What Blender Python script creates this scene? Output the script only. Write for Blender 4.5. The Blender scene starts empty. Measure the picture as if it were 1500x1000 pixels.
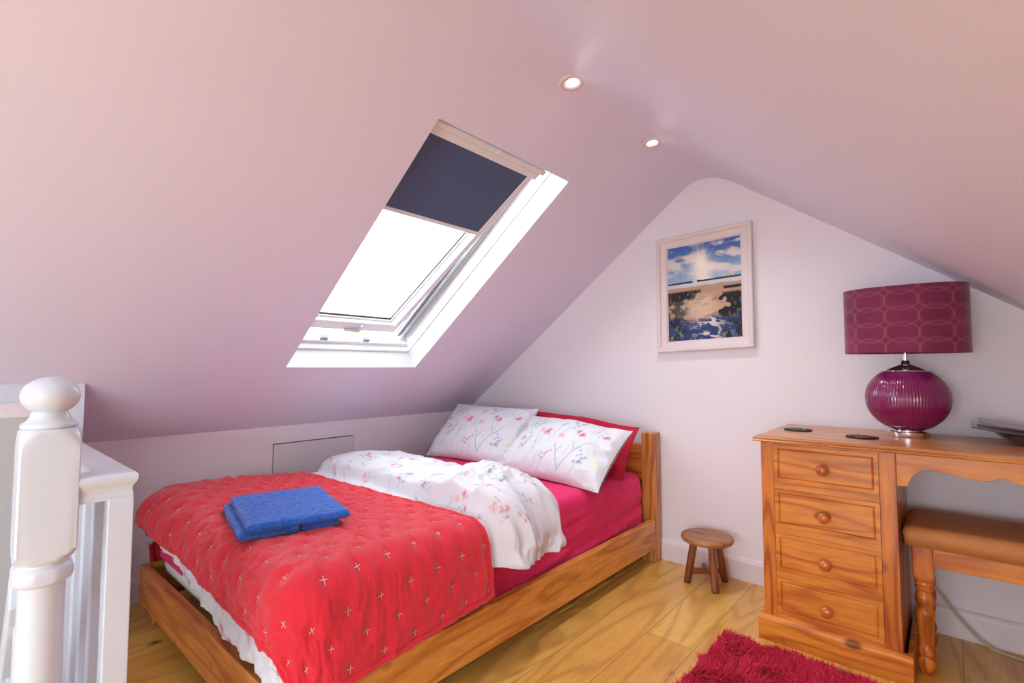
import bpy, bmesh, math, random
import numpy as np
from mathutils import Vector, Matrix

SC = bpy.context.scene
COL = SC.collection
PI = math.pi

# ------------------------------------------------------------ camera
H = 1.06
F_PX = 729.0
cam_d = bpy.data.cameras.new('camera')
cam_d.sensor_width = 36.0
cam_d.lens = 36.0 * F_PX / 1500.0
cam_d.clip_start = 0.02
cam = bpy.data.objects.new('camera', cam_d)
COL.objects.link(cam)
cam.location = (0, 0, H)
cam.rotation_euler = (PI / 2 + math.atan(38 / F_PX), 0, math.radians(41.3))
SC.camera = cam

# ------------------------------------------------------------ world, exposure
SC.view_settings.view_transform = 'Standard'
SC.view_settings.look = 'None'
SC.view_settings.gamma = 1
SC.view_settings.exposure = 0.80
SC.view_settings.use_curve_mapping = False
W = bpy.data.worlds.new('overcast_sky')
SC.world = W
W.use_nodes = True
bg = W.node_tree.nodes['Background']
bg.inputs[0].default_value = (0.84, 0.95, 1.0, 1)
bg.inputs[1].default_value = 4.6


def area(name, loc, rot, sx, sy, power, color=(1, 1, 1), portal=False):
    d = bpy.data.lights.new(name, 'AREA')
    d.shape = 'RECTANGLE'; d.size = sx; d.size_y = sy
    d.energy = power; d.color = color
    if portal: d.cycles.is_portal = True
    o = bpy.data.objects.new(name, d)
    COL.objects.link(o)
    o.location = loc; o.rotation_euler = rot
    return o


SL_A = math.atan(0.762)      # left roof pitch
SR_A = math.atan(0.728)      # right roof pitch
# added fill light at an invented window in the end wall, behind the camera
area('added_end_window_fill', (-0.35, -2.52, 0.9), (PI / 2, 0, 0), 1.4, 0.9, 9, (0.77, 0.93, 1.0))
# added fill light at an invented roof window in the opposite slope, behind the camera
area('added_opposite_roof_fill', (0.36, -1.85, 1.12), (0, SR_A, 0), 0.6, 0.95, 19, (0.77, 0.93, 1.0))

# ------------------------------------------------------------ helpers
WORLD = {}


def S(r, g, b):
    f = lambda c: (c / 255 / 12.92) if c / 255 <= 0.04045 else ((c / 255 + 0.055) / 1.055) ** 2.4
    return (f(r), f(g), f(b))


def worldpos(o):
    return WORLD.get(o.name, Vector((0, 0, 0))) if o is not None else Vector((0, 0, 0))


def thing(name, label, cat, loc, group=None):
    o = bpy.data.objects.new(name, None)
    COL.objects.link(o)
    o.empty_display_size = 0.05
    o.location = loc
    WORLD[o.name] = Vector(loc)
    o['label'] = label; o['category'] = cat
    if group: o['group'] = group
    return o


def tag(o, label, cat, group=None, kind=None):
    o['label'] = label; o['category'] = cat
    if group: o['group'] = group
    if kind: o['kind'] = kind
    return o


def link(me, name, mats, parent=None, label=None):
    if not isinstance(mats, (list, tuple)): mats = [mats]
    for m in mats: me.materials.append(m)
    o = bpy.data.objects.new(name, me)
    COL.objects.link(o)
    off = worldpos(parent)
    if off.length > 0:
        me.transform(Matrix.Translation(-off))
    if parent is not None: o.parent = parent
    WORLD[o.name] = off.copy()
    if label: o['label'] = label
    return o


def obj(name, bm, mats, parent=None, bevel=0, seg=2, smooth=False, label=None, kind=None, angle=35):
    bmesh.ops.recalc_face_normals(bm, faces=bm.faces)
    me = bpy.data.meshes.new(name)
    bm.to_mesh(me); bm.free()
    if smooth:
        me.polygons.foreach_set('use_smooth', [True] * len(me.polygons))
        me.set_sharp_from_angle(angle=math.radians(angle))
    o = link(me, name, mats, parent, label)
    if bevel:
        b = o.modifiers.new('bevel', 'BEVEL')
        b.width = bevel; b.segments = seg; b.limit_method = 'ANGLE'; b.angle_limit = math.radians(40)
    if kind: o['kind'] = kind
    return o


def place(o, origin):
    """give a single-mesh thing its origin at its base"""
    origin = Vector(origin)
    o.data.transform(Matrix.Translation(-origin))
    o.location = origin
    return o


def BM(): return bmesh.new()


def box(bm, x0, x1, y0, y1, z0, z1, M=None):
    vs = []
    for x, y, z in [(x0, y0, z0), (x1, y0, z0), (x1, y1, z0), (x0, y1, z0), (x0, y0, z1), (x1, y0, z1), (x1, y1, z1), (x0, y1, z1)]:
        p = Vector((x, y, z))
        if M is not None: p = M(p)
        vs.append(bm.verts.new(p))
    for f in [(0, 3, 2, 1), (4, 5, 6, 7), (0, 1, 5, 4), (1, 2, 6, 5), (2, 3, 7, 6), (3, 0, 4, 7)]:
        bm.faces.new([vs[i] for i in f])
    return bm


def prism(bm, pts, a0, a1, axis):
    """polygon pts (2D) extruded along axis 'y' or 'z' or 'x'"""
    def mk(p, a):
        if axis == 'y': return (p[0], a, p[1])
        if axis == 'x': return (a, p[0], p[1])
        return (p[0], p[1], a)
    A = [bm.verts.new(mk(p, a0)) for p in pts]
    B = [bm.verts.new(mk(p, a1)) for p in pts]
    n = len(pts)
    bm.faces.new(A); bm.faces.new(B[::-1])
    for i in range(n):
        bm.faces.new([A[i], A[(i + 1) % n], B[(i + 1) % n], B[i]])
    return bm


def turned(bm, prof, c, n=48, half=None, sx=1.0, sy=1.0, ribs=0, ribamp=0.0, tilt=None):
    """lathe profile [(r,z)...]; 'half' limits to a square section of that half width"""
    rings = []
    for r, z in prof:
        ring = []
        for k in range(n):
            a = 2 * PI * (k + 0.5) / n
            rr = r
            if half:
                sq = half / max(abs(math.cos(a)), abs(math.sin(a)))
                rr = min(r, sq)
            if ribs: rr *= 1 + ribamp * abs(math.cos(ribs * a / 2))
            p = Vector((rr * math.cos(a) * sx, rr * math.sin(a) * sy, z))
            if tilt is not None: p = tilt @ p
            ring.append(bm.verts.new(p + Vector(c)))
        rings.append(ring)
    for i in range(len(rings) - 1):
        for k in range(n):
            bm.faces.new([rings[i][k], rings[i][(k + 1) % n], rings[i + 1][(k + 1) % n], rings[i + 1][k]])
    bm.faces.new(rings[0][::-1]); bm.faces.new(rings[-1])
    return bm


def tube(bm, pts, r, n=8):
    pts = [Vector(p) for p in pts]
    rings = []
    up = Vector((0, 0, 1))
    for i, p in enumerate(pts):
        t = (pts[min(i + 1, len(pts) - 1)] - pts[max(i - 1, 0)]).normalized()
        u = t.cross(up)
        if u.length < 1e-3: u = t.cross(Vector((1, 0, 0)))
        u.normalize(); v = t.cross(u)
        rings.append([bm.verts.new(p + (u * math.cos(2 * PI * k / n) + v * math.sin(2 * PI * k / n)) * r) for k in range(n)])
    for i in range(len(rings) - 1):
        for k in range(n):
            bm.faces.new([rings[i][k], rings[i][(k + 1) % n], rings[i + 1][(k + 1) % n], rings[i + 1][k]])
    bm.faces.new(rings[0][::-1]); bm.faces.new(rings[-1])
    return bm


def sweep(bm, path, prof):
    """sweep closed profile [(offset,z)] along a 2D path with mitred corners"""
    P = [Vector(p) for p in path]
    rings = []
    for i, p in enumerate(P):
        d0 = (P[i] - P[i - 1]).normalized() if i > 0 else None
        d1 = (P[i + 1] - P[i]).normalized() if i < len(P) - 1 else None
        if d0 is None: d0 = d1
        if d1 is None: d1 = d0
        n0 = Vector((-d0.y, d0.x)); n1 = Vector((-d1.y, d1.x))
        m = (n0 + n1).normalized(); m = m / max(0.2, m.dot(n0))
        rings.append([bm.verts.new((p.x + m.x * o, p.y + m.y * o, z)) for o, z in prof])
    n = len(prof)
    for i in range(len(rings) - 1):
        for k in range(n):
            bm.faces.new([rings[i][k], rings[i][(k + 1) % n], rings[i + 1][(k + 1) % n], rings[i + 1][k]])
    bm.faces.new(rings[0][::-1]); bm.faces.new(rings[-1])
    return bm


def grid(name, P, mats, parent=None, color=None, wrap=False, solid=0, offset=-1, label=None, flip=False):
    """P: (ny,nx,3) array of points -> smooth mesh"""
    ny, nx = P.shape[:2]
    me = bpy.data.meshes.new(name)
    idx = np.arange(ny * nx).reshape(ny, nx)
    if wrap:
        nxt = np.roll(idx, -1, axis=1)
        a, b, c, d = idx[:-1], nxt[:-1], nxt[1:], idx[1:]
    else:
        a, b, c, d = idx[:-1, :-1], idx[:-1, 1:], idx[1:, 1:], idx[1:, :-1]
    q = np.stack([a, b, c, d], -1).reshape(-1, 4)
    if flip: q = q[:, ::-1]
    nf = len(q)
    me.vertices.add(ny * nx); me.vertices.foreach_set('co', P.reshape(-1).astype(np.float32))
    me.loops.add(nf * 4); me.loops.foreach_set('vertex_index', q.reshape(-1).astype(np.int32))
    me.polygons.add(nf)
    me.polygons.foreach_set('loop_start', np.arange(0, nf * 4, 4, dtype=np.int32))
    me.polygons.foreach_set('use_smooth', np.ones(nf, dtype=bool))
    me.update(calc_edges=True)
    if color is not None:
        at = me.color_attributes.new('Col', 'FLOAT_COLOR', 'POINT')
        c4 = np.ones((ny * nx, 4), np.float32); c4[:, :3] = color.reshape(-1, 3)
        at.data.foreach_set('color', c4.reshape(-1))
    o = link(me, name, mats, parent, label)
    if solid:
        s = o.modifiers.new('thickness', 'SOLIDIFY'); s.thickness = solid; s.offset = offset
    return o


def vnoise(x, y, seed=0):
    rs = np.random.RandomState(seed)
    T = rs.rand(256, 256)
    x = np.asarray(x, float); y = np.asarray(y, float)
    xi = np.floor(x).astype(int); yi = np.floor(y).astype(int)
    fx = x - xi; fy = y - yi
    fx = fx * fx * (3 - 2 * fx); fy = fy * fy * (3 - 2 * fy)
    g = lambda i, j: T[i % 256, j % 256]
    return (g(xi, yi) * (1 - fx) * (1 - fy) + g(xi + 1, yi) * fx * (1 - fy) + g(xi, yi + 1) * (1 - fx) * fy + g(xi + 1, yi + 1) * fx * fy) * 2 - 1


def fbm(x, y, seed=0, oct=4):
    s = 0; a = 1; n = 0
    for k in range(oct):
        s = s + a * vnoise(x * 2 ** k, y * 2 ** k, seed + k); n += a; a *= 0.5
    return s / n


def ridge(x, y, seed=0, oct=3):
    s = 0; a = 1; n = 0
    for k in range(oct):
        s = s + a * (1 - 2 * np.abs(vnoise(x * 2 ** k, y * 2 ** k, seed + k))); n += a; a *= 0.5
    return s / n


def sstep(a, b, x):
    t = np.clip((x - a) / (b - a), 0, 1)
    return t * t * (3 - 2 * t)


# ------------------------------------------------------------ materials
def newmat(name):
    m = bpy.data.materials.new(name); m.use_nodes = True
    nt = m.node_tree
    return m, nt, nt.nodes['Principled BSDF']


def plain(name, col, rough=0.5, metal=0.0, bump=0, bscale=200, coat=0, sheen=0, spec=0.5, var=0):
    m, nt, p = newmat(name)
    p.inputs['Base Color'].default_value = (*col, 1)
    p.inputs['Roughness'].default_value = rough
    p.inputs['Metallic'].default_value = metal
    p.inputs['Specular IOR Level'].default_value = spec
    p.inputs['Coat Weight'].default_value = coat
    p.inputs['Coat Roughness'].default_value = 0.1
    p.inputs['Sheen Weight'].default_value = sheen
    tc = nt.nodes.new('ShaderNodeTexCoord')
    if bump or var:
        n = nt.nodes.new('ShaderNodeTexNoise'); n.inputs['Scale'].default_value = bscale; n.inputs['Detail'].default_value = 4
        nt.links.new(tc.outputs['Object'], n.inputs['Vector'])
    if bump:
        b = nt.nodes.new('ShaderNodeBump'); b.inputs['Strength'].default_value = bump; b.inputs['Distance'].default_value = 0.002
        nt.links.new(n.outputs['Fac'], b.inputs['Height']); nt.links.new(b.outputs['Normal'], p.inputs['Normal'])
    if var:
        n2 = nt.nodes.new('ShaderNodeTexNoise'); n2.inputs['Scale'].default_value = 3 if not bump else bscale * 0.6; n2.inputs['Detail'].default_value = 3
        nt.links.new(tc.outputs['Object'], n2.inputs['Vector'])
        mx = nt.nodes.new('ShaderNodeMix'); mx.data_type = 'RGBA'
        mx.inputs['A'].default_value = (*[c * (1 - var) for c in col], 1); mx.inputs['B'].default_value = (*[min(1, c * (1 + var)) for c in col], 1)
        nt.links.new(n2.outputs['Fac'], mx.inputs['Factor']); nt.links.new(mx.outputs['Result'], p.inputs['Base Color'])
    return m


def vcol(name, rough=0.8, bump=0.0, bscale=600, sheen=0, spec=0.3, coat=0):
    m, nt, p = newmat(name)
    a = nt.nodes.new('ShaderNodeAttribute'); a.attribute_name = 'Col'
    nt.links.new(a.outputs['Color'], p.inputs['Base Color'])
    p.inputs['Roughness'].default_value = rough
    p.inputs['Specular IOR Level'].default_value = spec
    p.inputs['Sheen Weight'].default_value = sheen
    p.inputs['Coat Weight'].default_value = coat
    if bump:
        tc = nt.nodes.new('ShaderNodeTexCoord')
        n = nt.nodes.new('ShaderNodeTexNoise'); n.inputs['Scale'].default_value = bscale
        nt.links.new(tc.outputs['Object'], n.inputs['Vector'])
        b = nt.nodes.new('ShaderNodeBump'); b.inputs['Strength'].default_value = bump; b.inputs['Distance'].default_value = 0.001
        nt.links.new(n.outputs['Fac'], b.inputs['Height']); nt.links.new(b.outputs['Normal'], p.inputs['Normal'])
    return m


def wood(name, base, dark, axis='x', rough=0.35, coat=0.3, knots=0.5, grain=1.0, light=None, freq=1.0):
    """planed pine: stretched grain, cathedral bands and knots"""
    m, nt, p = newmat(name)
    N = nt.nodes.new; L = nt.links.new
    tc = N('ShaderNodeTexCoord'); oi = N('ShaderNodeObjectInfo')
    off = N('ShaderNodeVectorMath'); off.operation = 'SCALE'; off.inputs[0].default_value = (7.3, 3.1, 5.7)
    L(oi.outputs['Random'], off.inputs['Scale'])
    ad = N('ShaderNodeVectorMath'); ad.operation = 'ADD'
    L(tc.outputs['Object'], ad.inputs[0]); L(off.outputs['Vector'], ad.inputs[1])
    mp = N('ShaderNodeMapping')
    s = {'x': (1.1, 9, 9), 'y': (9, 1.1, 9), 'z': (9, 9, 1.1)}[axis]
    mp.inputs['Scale'].default_value = tuple(v * freq for v in s)
    L(ad.outputs[0], mp.inputs['Vector'])
    # knots
    mk = N('ShaderNodeMapping')
    sk = {'x': (5.0, 8, 8), 'y': (8, 5.0, 8), 'z': (8, 8, 5.0)}[axis]
    mk.inputs['Scale'].default_value = sk
    L(ad.outputs[0], mk.inputs['Vector'])
    vo = N('ShaderNodeTexVoronoi'); vo.inputs['Scale'].default_value = 0.9
    L(mk.outputs[0], vo.inputs['Vector'])
    kr = N('ShaderNodeValToRGB')
    kr.color_ramp.elements[0].position = 0.08; kr.color_ramp.elements[0].color = (1, 1, 1, 1)
    kr.color_ramp.elements[1].position = 0.15; kr.color_ramp.elements[1].color = (0, 0, 0, 1)
    L(vo.outputs['Distance'], kr.inputs[0])
    # grain distorted round the knots
    n1 = N('ShaderNodeTexNoise'); n1.inputs['Scale'].default_value = 0.8; n1.inputs['Detail'].default_value = 2
    L(mp.outputs[0], n1.inputs['Vector'])
    mul = N('ShaderNodeMath'); mul.operation = 'MULTIPLY'; mul.inputs[1].default_value = 14 * grain
    L(n1.outputs['Fac'], mul.inputs[0])
    sn = N('ShaderNodeMath'); sn.operation = 'SINE'
    m2 = N('ShaderNodeMath'); m2.operation = 'MULTIPLY'; m2.inputs[1].default_value = 3.0
    L(mul.outputs[0], m2.inputs[0]); L(m2.outputs[0], sn.inputs[0])
    mr = N('ShaderNodeMapRange'); mr.inputs['From Min'].default_value = -1; mr.inputs['From Max'].default_value = 1
    L(sn.outputs[0], mr.inputs['Value'])
    pw = N('ShaderNodeMath'); pw.operation = 'POWER'; pw.inputs[1].default_value = 2.4
    L(mr.outputs[0], pw.inputs[0])
    fine = N('ShaderNodeTexNoise'); fine.inputs['Scale'].default_value = 9; fine.inputs['Detail'].default_value = 5
    L(mp.outputs[0], fine.inputs['Vector'])
    mx = N('ShaderNodeMix'); mx.data_type = 'RGBA'
    mx.inputs['A'].default_value = (*base, 1); mx.inputs['B'].default_value = (*dark, 1)
    sc = N('ShaderNodeMath'); sc.operation = 'MULTIPLY'; sc.inputs[1].default_value = 0.8
    L(pw.outputs[0], sc.inputs[0]); L(sc.outputs[0], mx.inputs['Factor'])
    mx2 = N('ShaderNodeMix'); mx2.data_type = 'RGBA'; mx2.blend_type = 'MULTIPLY'
    fr = N('ShaderNodeValToRGB'); fr.color_ramp.elements[0].color = (0.72, 0.66, 0.6, 1); fr.color_ramp.elements[1].color = (1.12, 1.1, 1.08, 1)
    fr.color_ramp.elements[0].position = 0.3; fr.color_ramp.elements[1].position = 0.7
    L(fine.outputs['Fac'], fr.inputs[0])
    mx2.inputs['Factor'].default_value = 0.7
    L(mx.outputs['Result'], mx2.inputs['A']); L(fr.outputs[0], mx2.inputs['B'])
    mx3 = N('ShaderNodeMix'); mx3.data_type = 'RGBA'
    mx3.inputs['B'].default_value = (dark[0] * 0.28, dark[1] * 0.2, dark[2] * 0.2, 1)
    ks = N('ShaderNodeMath'); ks.operation = 'MULTIPLY'; ks.inputs[1].default_value = knots
    L(kr.outputs[0], ks.inputs[0]); L(ks.outputs[0], mx3.inputs['Factor'])
    L(mx2.outputs['Result'], mx3.inputs['A'])
    L(mx3.outputs['Result'], p.inputs['Base Color'])
    p.inputs['Roughness'].default_value = rough
    p.inputs['Coat Weight'].default_value = coat; p.inputs['Coat Roughness'].default_value = 0.18
    b = N('ShaderNodeBump'); b.inputs['Strength'].default_value = 0.15; b.inputs['Distance'].default_value = 0.001
    L(fine.outputs['Fac'], b.inputs['Height']); L(b.outputs['Normal'], p.inputs['Normal'])
    return m


def floor_mat():
    m, nt, p = newmat('oak_floorboards')
    N = nt.nodes.new; L = nt.links.new
    tc = N('ShaderNodeTexCoord')
    sep = N('ShaderNodeSeparateXYZ'); L(tc.outputs['Object'], sep.inputs[0])
    cmb = N('ShaderNodeCombineXYZ'); L(sep.outputs['Y'], cmb.inputs['X']); L(sep.outputs['X'], cmb.inputs['Y'])
    br = N('ShaderNodeTexBrick')
    br.offset = 0.37; br.squash = 1
    br.inputs['Scale'].default_value = 1.0
    br.inputs['Brick Width'].default_value = 1.9; br.inputs['Row Height'].default_value = 0.19
    br.inputs['Mortar Size'].default_value = 0.0009; br.inputs['Mortar Smooth'].default_value = 0.1; br.inputs['Bias'].default_value = 0
    br.inputs['Color1'].default_value = (0, 0, 0, 1); br.inputs['Color2'].default_value = (1, 1, 1, 1)
    br.inputs['Mortar'].default_value = (0.5, 0.5, 0.5, 1)
    L(cmb.outputs[0], br.inputs['Vector'])
    # per plank shift of grain
    sh = N('ShaderNodeVectorMath'); sh.operation = 'MULTIPLY'; sh.inputs[1].default_value = (9, 13, 0)
    L(br.outputs['Color'], sh.inputs[0])
    ad = N('ShaderNodeVectorMath'); ad.operation = 'ADD'; L(tc.outputs['Object'], ad.inputs[0]); L(sh.outputs[0], ad.inputs[1])
    mp = N('ShaderNodeMapping'); mp.inputs['Scale'].default_value = (5.5, 0.8, 1); L(ad.outputs[0], mp.inputs['Vector'])
    n1 = N('ShaderNodeTexNoise'); n1.inputs['Scale'].default_value = 0.75; n1.inputs['Detail'].default_value = 1.2; n1.inputs['Distortion'].default_value = 0.35
    L(mp.outputs[0], n1.inputs['Vector'])
    mu = N('ShaderNodeMath'); mu.operation = 'MULTIPLY'; mu.inputs[1].default_value = 70; L(n1.outputs['Fac'], mu.inputs[0])
    sn = N('ShaderNodeMath'); sn.operation = 'SINE'; L(mu.outputs[0], sn.inputs[0])
    mr = N('ShaderNodeMapRange'); mr.inputs['From Min'].default_value = -1; L(sn.outputs[0], mr.inputs['Value'])
    pw = N('ShaderNodeMath'); pw.operation = 'POWER'; pw.inputs[1].default_value = 2.5; L(mr.outputs[0], pw.inputs[0])
    fn = N('ShaderNodeTexNoise'); fn.inputs['Scale'].default_value = 16; fn.inputs['Detail'].default_value = 6; L(mp.outputs[0], fn.inputs['Vector'])
    base = N('ShaderNodeMix'); base.data_type = 'RGBA'
    base.inputs['A'].default_value = (*S(242, 196, 102), 1); base.inputs['B'].default_value = (*S(230, 174, 82), 1)
    L(br.outputs['Color'], base.inputs['Factor'])
    g = N('ShaderNodeMix'); g.data_type = 'RGBA'; g.inputs['B'].default_value = (*S(186, 118, 50), 1)
    sc = N('ShaderNodeMath'); sc.operation = 'MULTIPLY'; sc.inputs[1].default_value = 0.42; L(pw.outputs[0], sc.inputs[0])
    L(sc.outputs[0], g.inputs['Factor']); L(base.outputs['Result'], g.inputs['A'])
    fr = N('ShaderNodeValToRGB'); fr.color_ramp.elements[0].color = (0.74, 0.68, 0.6, 1); fr.color_ramp.elements[1].color = (1.1, 1.08, 1.05, 1)
    fr.color_ramp.elements[0].position = 0.32; fr.color_ramp.elements[1].position = 0.66
    L(fn.outputs['Fac'], fr.inputs[0])
    f2 = N('ShaderNodeMix'); f2.data_type = 'RGBA'; f2.blend_type = 'MULTIPLY'; f2.inputs['Factor'].default_value = 0.40
    L(g.outputs['Result'], f2.inputs['A']); L(fr.outputs[0], f2.inputs['B'])
    vo = N('ShaderNodeTexVoronoi'); vo.inputs['Scale'].default_value = 1.0
    mk = N('ShaderNodeMapping'); mk.inputs['Scale'].default_value = (5.2, 2.6, 1); mk.inputs['Location'].default_value = (0.35, 0.2, 0.3); L(tc.outputs['Object'], mk.inputs['Vector']); L(mk.outputs[0], vo.inputs['Vector'])
    kr = N('ShaderNodeValToRGB'); kr.color_ramp.elements[0].position = 0.035; kr.color_ramp.elements[0].color = (1, 1, 1, 1)
    kr.color_ramp.elements[1].position = 0.09; kr.color_ramp.elements[1].color = (0, 0, 0, 1); L(vo.outputs['Distance'], kr.inputs[0])
    k3 = N('ShaderNodeMix'); k3.data_type = 'RGBA'; k3.inputs['B'].default_value = (*S(84, 48, 22), 1)
    L(kr.outputs[0], k3.inputs['Factor']); L(f2.outputs['Result'], k3.inputs['A'])
    mo = N('ShaderNodeMix'); mo.data_type = 'RGBA'; mo.inputs['B'].default_value = (*S(120, 72, 32), 1)
    L(br.outputs['Fac'], mo.inputs['Factor']); L(k3.outputs['Result'], mo.inputs['A'])
    L(mo.outputs['Result'], p.inputs['Base Color'])
    p.inputs['Roughness'].default_value = 0.36
    p.inputs['Coat Weight'].default_value = 0.25; p.inputs['Coat Roughness'].default_value = 0.15
    b = N('ShaderNodeBump'); b.inputs['Strength'].default_value = 0.12; b.inputs['Distance'].default_value = 0.001
    L(fn.outputs['Fac'], b.inputs['Height']); L(b.outputs['Normal'], p.inputs['Normal'])
    return m


def glass_mat(name, tint=(1, 1, 1), refl=0.12):
    m = bpy.data.materials.new(name); m.use_nodes = True
    nt = m.node_tree; nt.nodes.clear()
    N = nt.nodes.new; L = nt.links.new
    o = N('ShaderNodeOutputMaterial'); t = N('ShaderNodeBsdfTransparent'); g = N('ShaderNodeBsdfGlossy'); mx = N('ShaderNodeMixShader'); fr = N('ShaderNodeFresnel')
    t.inputs[0].default_value = (*tint, 1); g.inputs['Roughness'].default_value = 0.02
    fr.inputs['IOR'].default_value = 1.45
    mx.inputs[0].default_value = 0.05; L(t.outputs[0], mx.inputs[1]); L(g.outputs[0], mx.inputs[2]); L(mx.outputs[0], o.inputs[0])
    return m


M_wall = plain('pale_pink_wall_paint', S(240, 234, 241), 0.75, bump=0.05, bscale=60)
M_ceil = plain('pink_ceiling_paint', S(235, 229, 248), 0.55, bump=0.05, bscale=40)
M_trim = plain('white_gloss_paint', S(212, 219, 232), 0.28, bump=0.03, bscale=30)
M_skirt = plain('white_satin_skirting_paint', S(234, 224, 229), 0.45)
M_grey = plain('grey_stairwell_paint', S(196, 194, 192), 0.8)
M_floor = floor_mat()
M_carpet = plain('grey_stair_carpet', S(120, 116, 112), 0.95)
M_bed = wood('honey_pine', S(230, 162, 80), S(192, 112, 44), 'y', 0.4, 0.25, knots=0.7)
M_bedx = wood('honey_pine_cross', S(216, 136, 64), S(168, 90, 36), 'x', 0.4, 0.3, knots=0.3)
M_bedz = wood('honey_pine_post', S(216, 146, 76), S(165, 88, 36), 'z', 0.4, 0.25, knots=0.5)
M_desk_x = wood('antique_pine_across', S(232, 146, 56), S(190, 98, 30), 'x', 0.38, 0.3, knots=0.85)
M_desk_top = wood('antique_pine_top', S(220, 150, 84), S(190, 112, 54), 'x', 0.34, 0.3, knots=0.7)
M_desk_z = wood('antique_pine_upright', S(222, 130, 46), S(160, 70, 22), 'z', 0.38, 0.3, knots=0.6)
M_knob = wood('pine_knob', S(212, 118, 52), S(180, 88, 36), 'x', 0.25, 0.5, knots=0.0)
M_stool = wood('dark_oak_stool', S(150, 88, 50), S(98, 50, 26), 'z', 0.4, 0.3, knots=0.4)
M_stooltop = wood('worn_oak_seat', S(176, 124, 78), S(128, 78, 42), 'x', 0.45, 0.2, knots=0.2)
M_chrome = plain('polished_chrome', (0.85, 0.83, 0.84), 0.12, metal=1.0)
M_black = plain('black_rubber_and_gap_shade', (0.02, 0.02, 0.022), 0.5)  # rubber parts, and the shade painted behind the eaves hatch
M_grey_alu = plain('grey_aluminium', S(150, 152, 158), 0.45, metal=0.3)
M_frame = plain('white_lacquer', S(240, 240, 242), 0.4)
M_red = plain('red_quilt_cotton', S(216, 42, 58), 0.8, bump=0.06, bscale=90, sheen=0.25, spec=0.2)
M_thread = plain('white_thread', S(245, 230, 228), 0.8)
M_sheet = plain('magenta_sheet_cotton', S(230, 46, 106), 0.75, bump=0.06, bscale=70, sheen=0.08, spec=0.2)
M_redpillow = plain('crimson_pillow_cotton', S(200, 26, 66), 0.78, bump=0.06, bscale=70, sheen=0.25, spec=0.2)
M_matt = plain('white_mattress_ticking', S(232, 228, 228), 0.85, bump=0.1, bscale=120)
M_floral = vcol('floral_white_cotton', 0.8, 0.08, 120, sheen=0.1)
M_towel = plain('blue_terry', S(44, 98, 190), 0.95, bump=1.0, bscale=170, sheen=0.3, spec=0.1, var=0.55)
M_towelband = plain('blue_woven_tab', S(70, 112, 190), 0.8)
M_leather = plain('tan_suede', S(200, 132, 70), 0.6, bump=0.12, bscale=40, var=0.12)
M_cable = plain('cream_flex', S(205, 190, 170), 0.5)
M_shade = vcol('plum_velvet', 0.75, 0.1, 300, sheen=0.35)
M_lampglass = plain('magenta_ribbed_glass', S(128, 12, 84), 0.16, coat=.6, spec=0.6)
M_blind = plain('navy_blackout_fabric', S(84, 100, 132), 0.4, bump=0.03, bscale=200, spec=0.5)
_nt = M_blind.node_tree; _p = _nt.nodes['Principled BSDF']; _t = _nt.nodes.new('ShaderNodeBsdfTranslucent'); _t.inputs[0].default_value = (*S(70, 92, 130), 1)
_m = _nt.nodes.new('ShaderNodeMixShader'); _m.inputs[0].default_value = .22
_nt.links.new(_p.outputs[0], _m.inputs[1]); _nt.links.new(_t.outputs[0], _m.inputs[2]); _nt.links.new(_m.outputs[0], _nt.nodes['Material Output'].inputs[0])
M_glass = glass_mat('window_glass')

# ------------------------------------------------------------ room shell
G = 2.682           # gable wall
KX = -2.81          # left knee wall
RX = 0.96           # right knee wall
RY = -2.6           # far end behind camera


def zl(x): return 0.784 + 0.762 * (x + 2.745)
def zr(x): return 2.003 - 0.728 * (x + 0.784)


WS0, WS1 = -2.383, -1.275      # roof window opening in x
WY0, WY1 = 1.075, 1.843        # and y
STX, STY = -2.46, 0.318        # stairwell wall and its return

b0 = (-1.09, zl(-1.09)); b2 = (-0.80, zr(-0.80))
xc = (2.003 - 0.728 * 0.784 - 0.784 - 0.762 * 2.745) / (0.762 + 0.728)
b1 = (xc, zl(xc))
arc = []
for i in range(1, 20):
    t = i / 20
    arc.append(((1 - t) ** 2 * b0[0] + 2 * t * (1 - t) * b1[0] + t * t * b2[0], (1 - t) ** 2 * b0[1] + 2 * t * (1 - t) * b1[1] + t * t * b2[1]))
RW0, RW1 = 0.10, 0.62           # opening of the added opposite roof window, out of view (x)
RWY0, RWY1 = -2.35, -1.35
sec = [(KX, zl(KX)), (STX, zl(STX)), (WS0, zl(WS0)), (WS1, zl(WS1)), b0] + arc + [b2, (RW0, zr(RW0)), (RW1, zr(RW1)), (RX, zr(RX))]
ycut = [RY, RWY0, RWY1, STY, WY0, WY1, G]
bm = BM()
V = [[bm.verts.new((x, y, z)) for y in ycut] for x, z in sec]
n_s = len(sec)
for i in range(n_s - 1):
    for j in range(len(ycut) - 1):
        if i == 2 and j == 4: continue
        if i == 0 and j < 3: continue
        if i == n_s - 3 and j == 1: continue
        f = bm.faces.new([V[i][j], V[i][j + 1], V[i + 1][j + 1], V[i + 1][j]])
        f.smooth = 4 <= i < n_s - 4
o = obj('ceiling', bm, M_ceil); o['kind'] = 'structure'
ceil_o = o

gp = [(KX, 0)] + [(x, z) for x, z in sec] + [(RX, 0)]


def flat(name, pts3, mat, kind='structure'):
    bm = BM(); bm.faces.new([bm.verts.new(p) for p in pts3])
    o = obj(name, bm, mat); o['kind'] = kind
    return o


flat('wall_back', [(x, G, z) for x, z in gp], M_wall)
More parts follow.
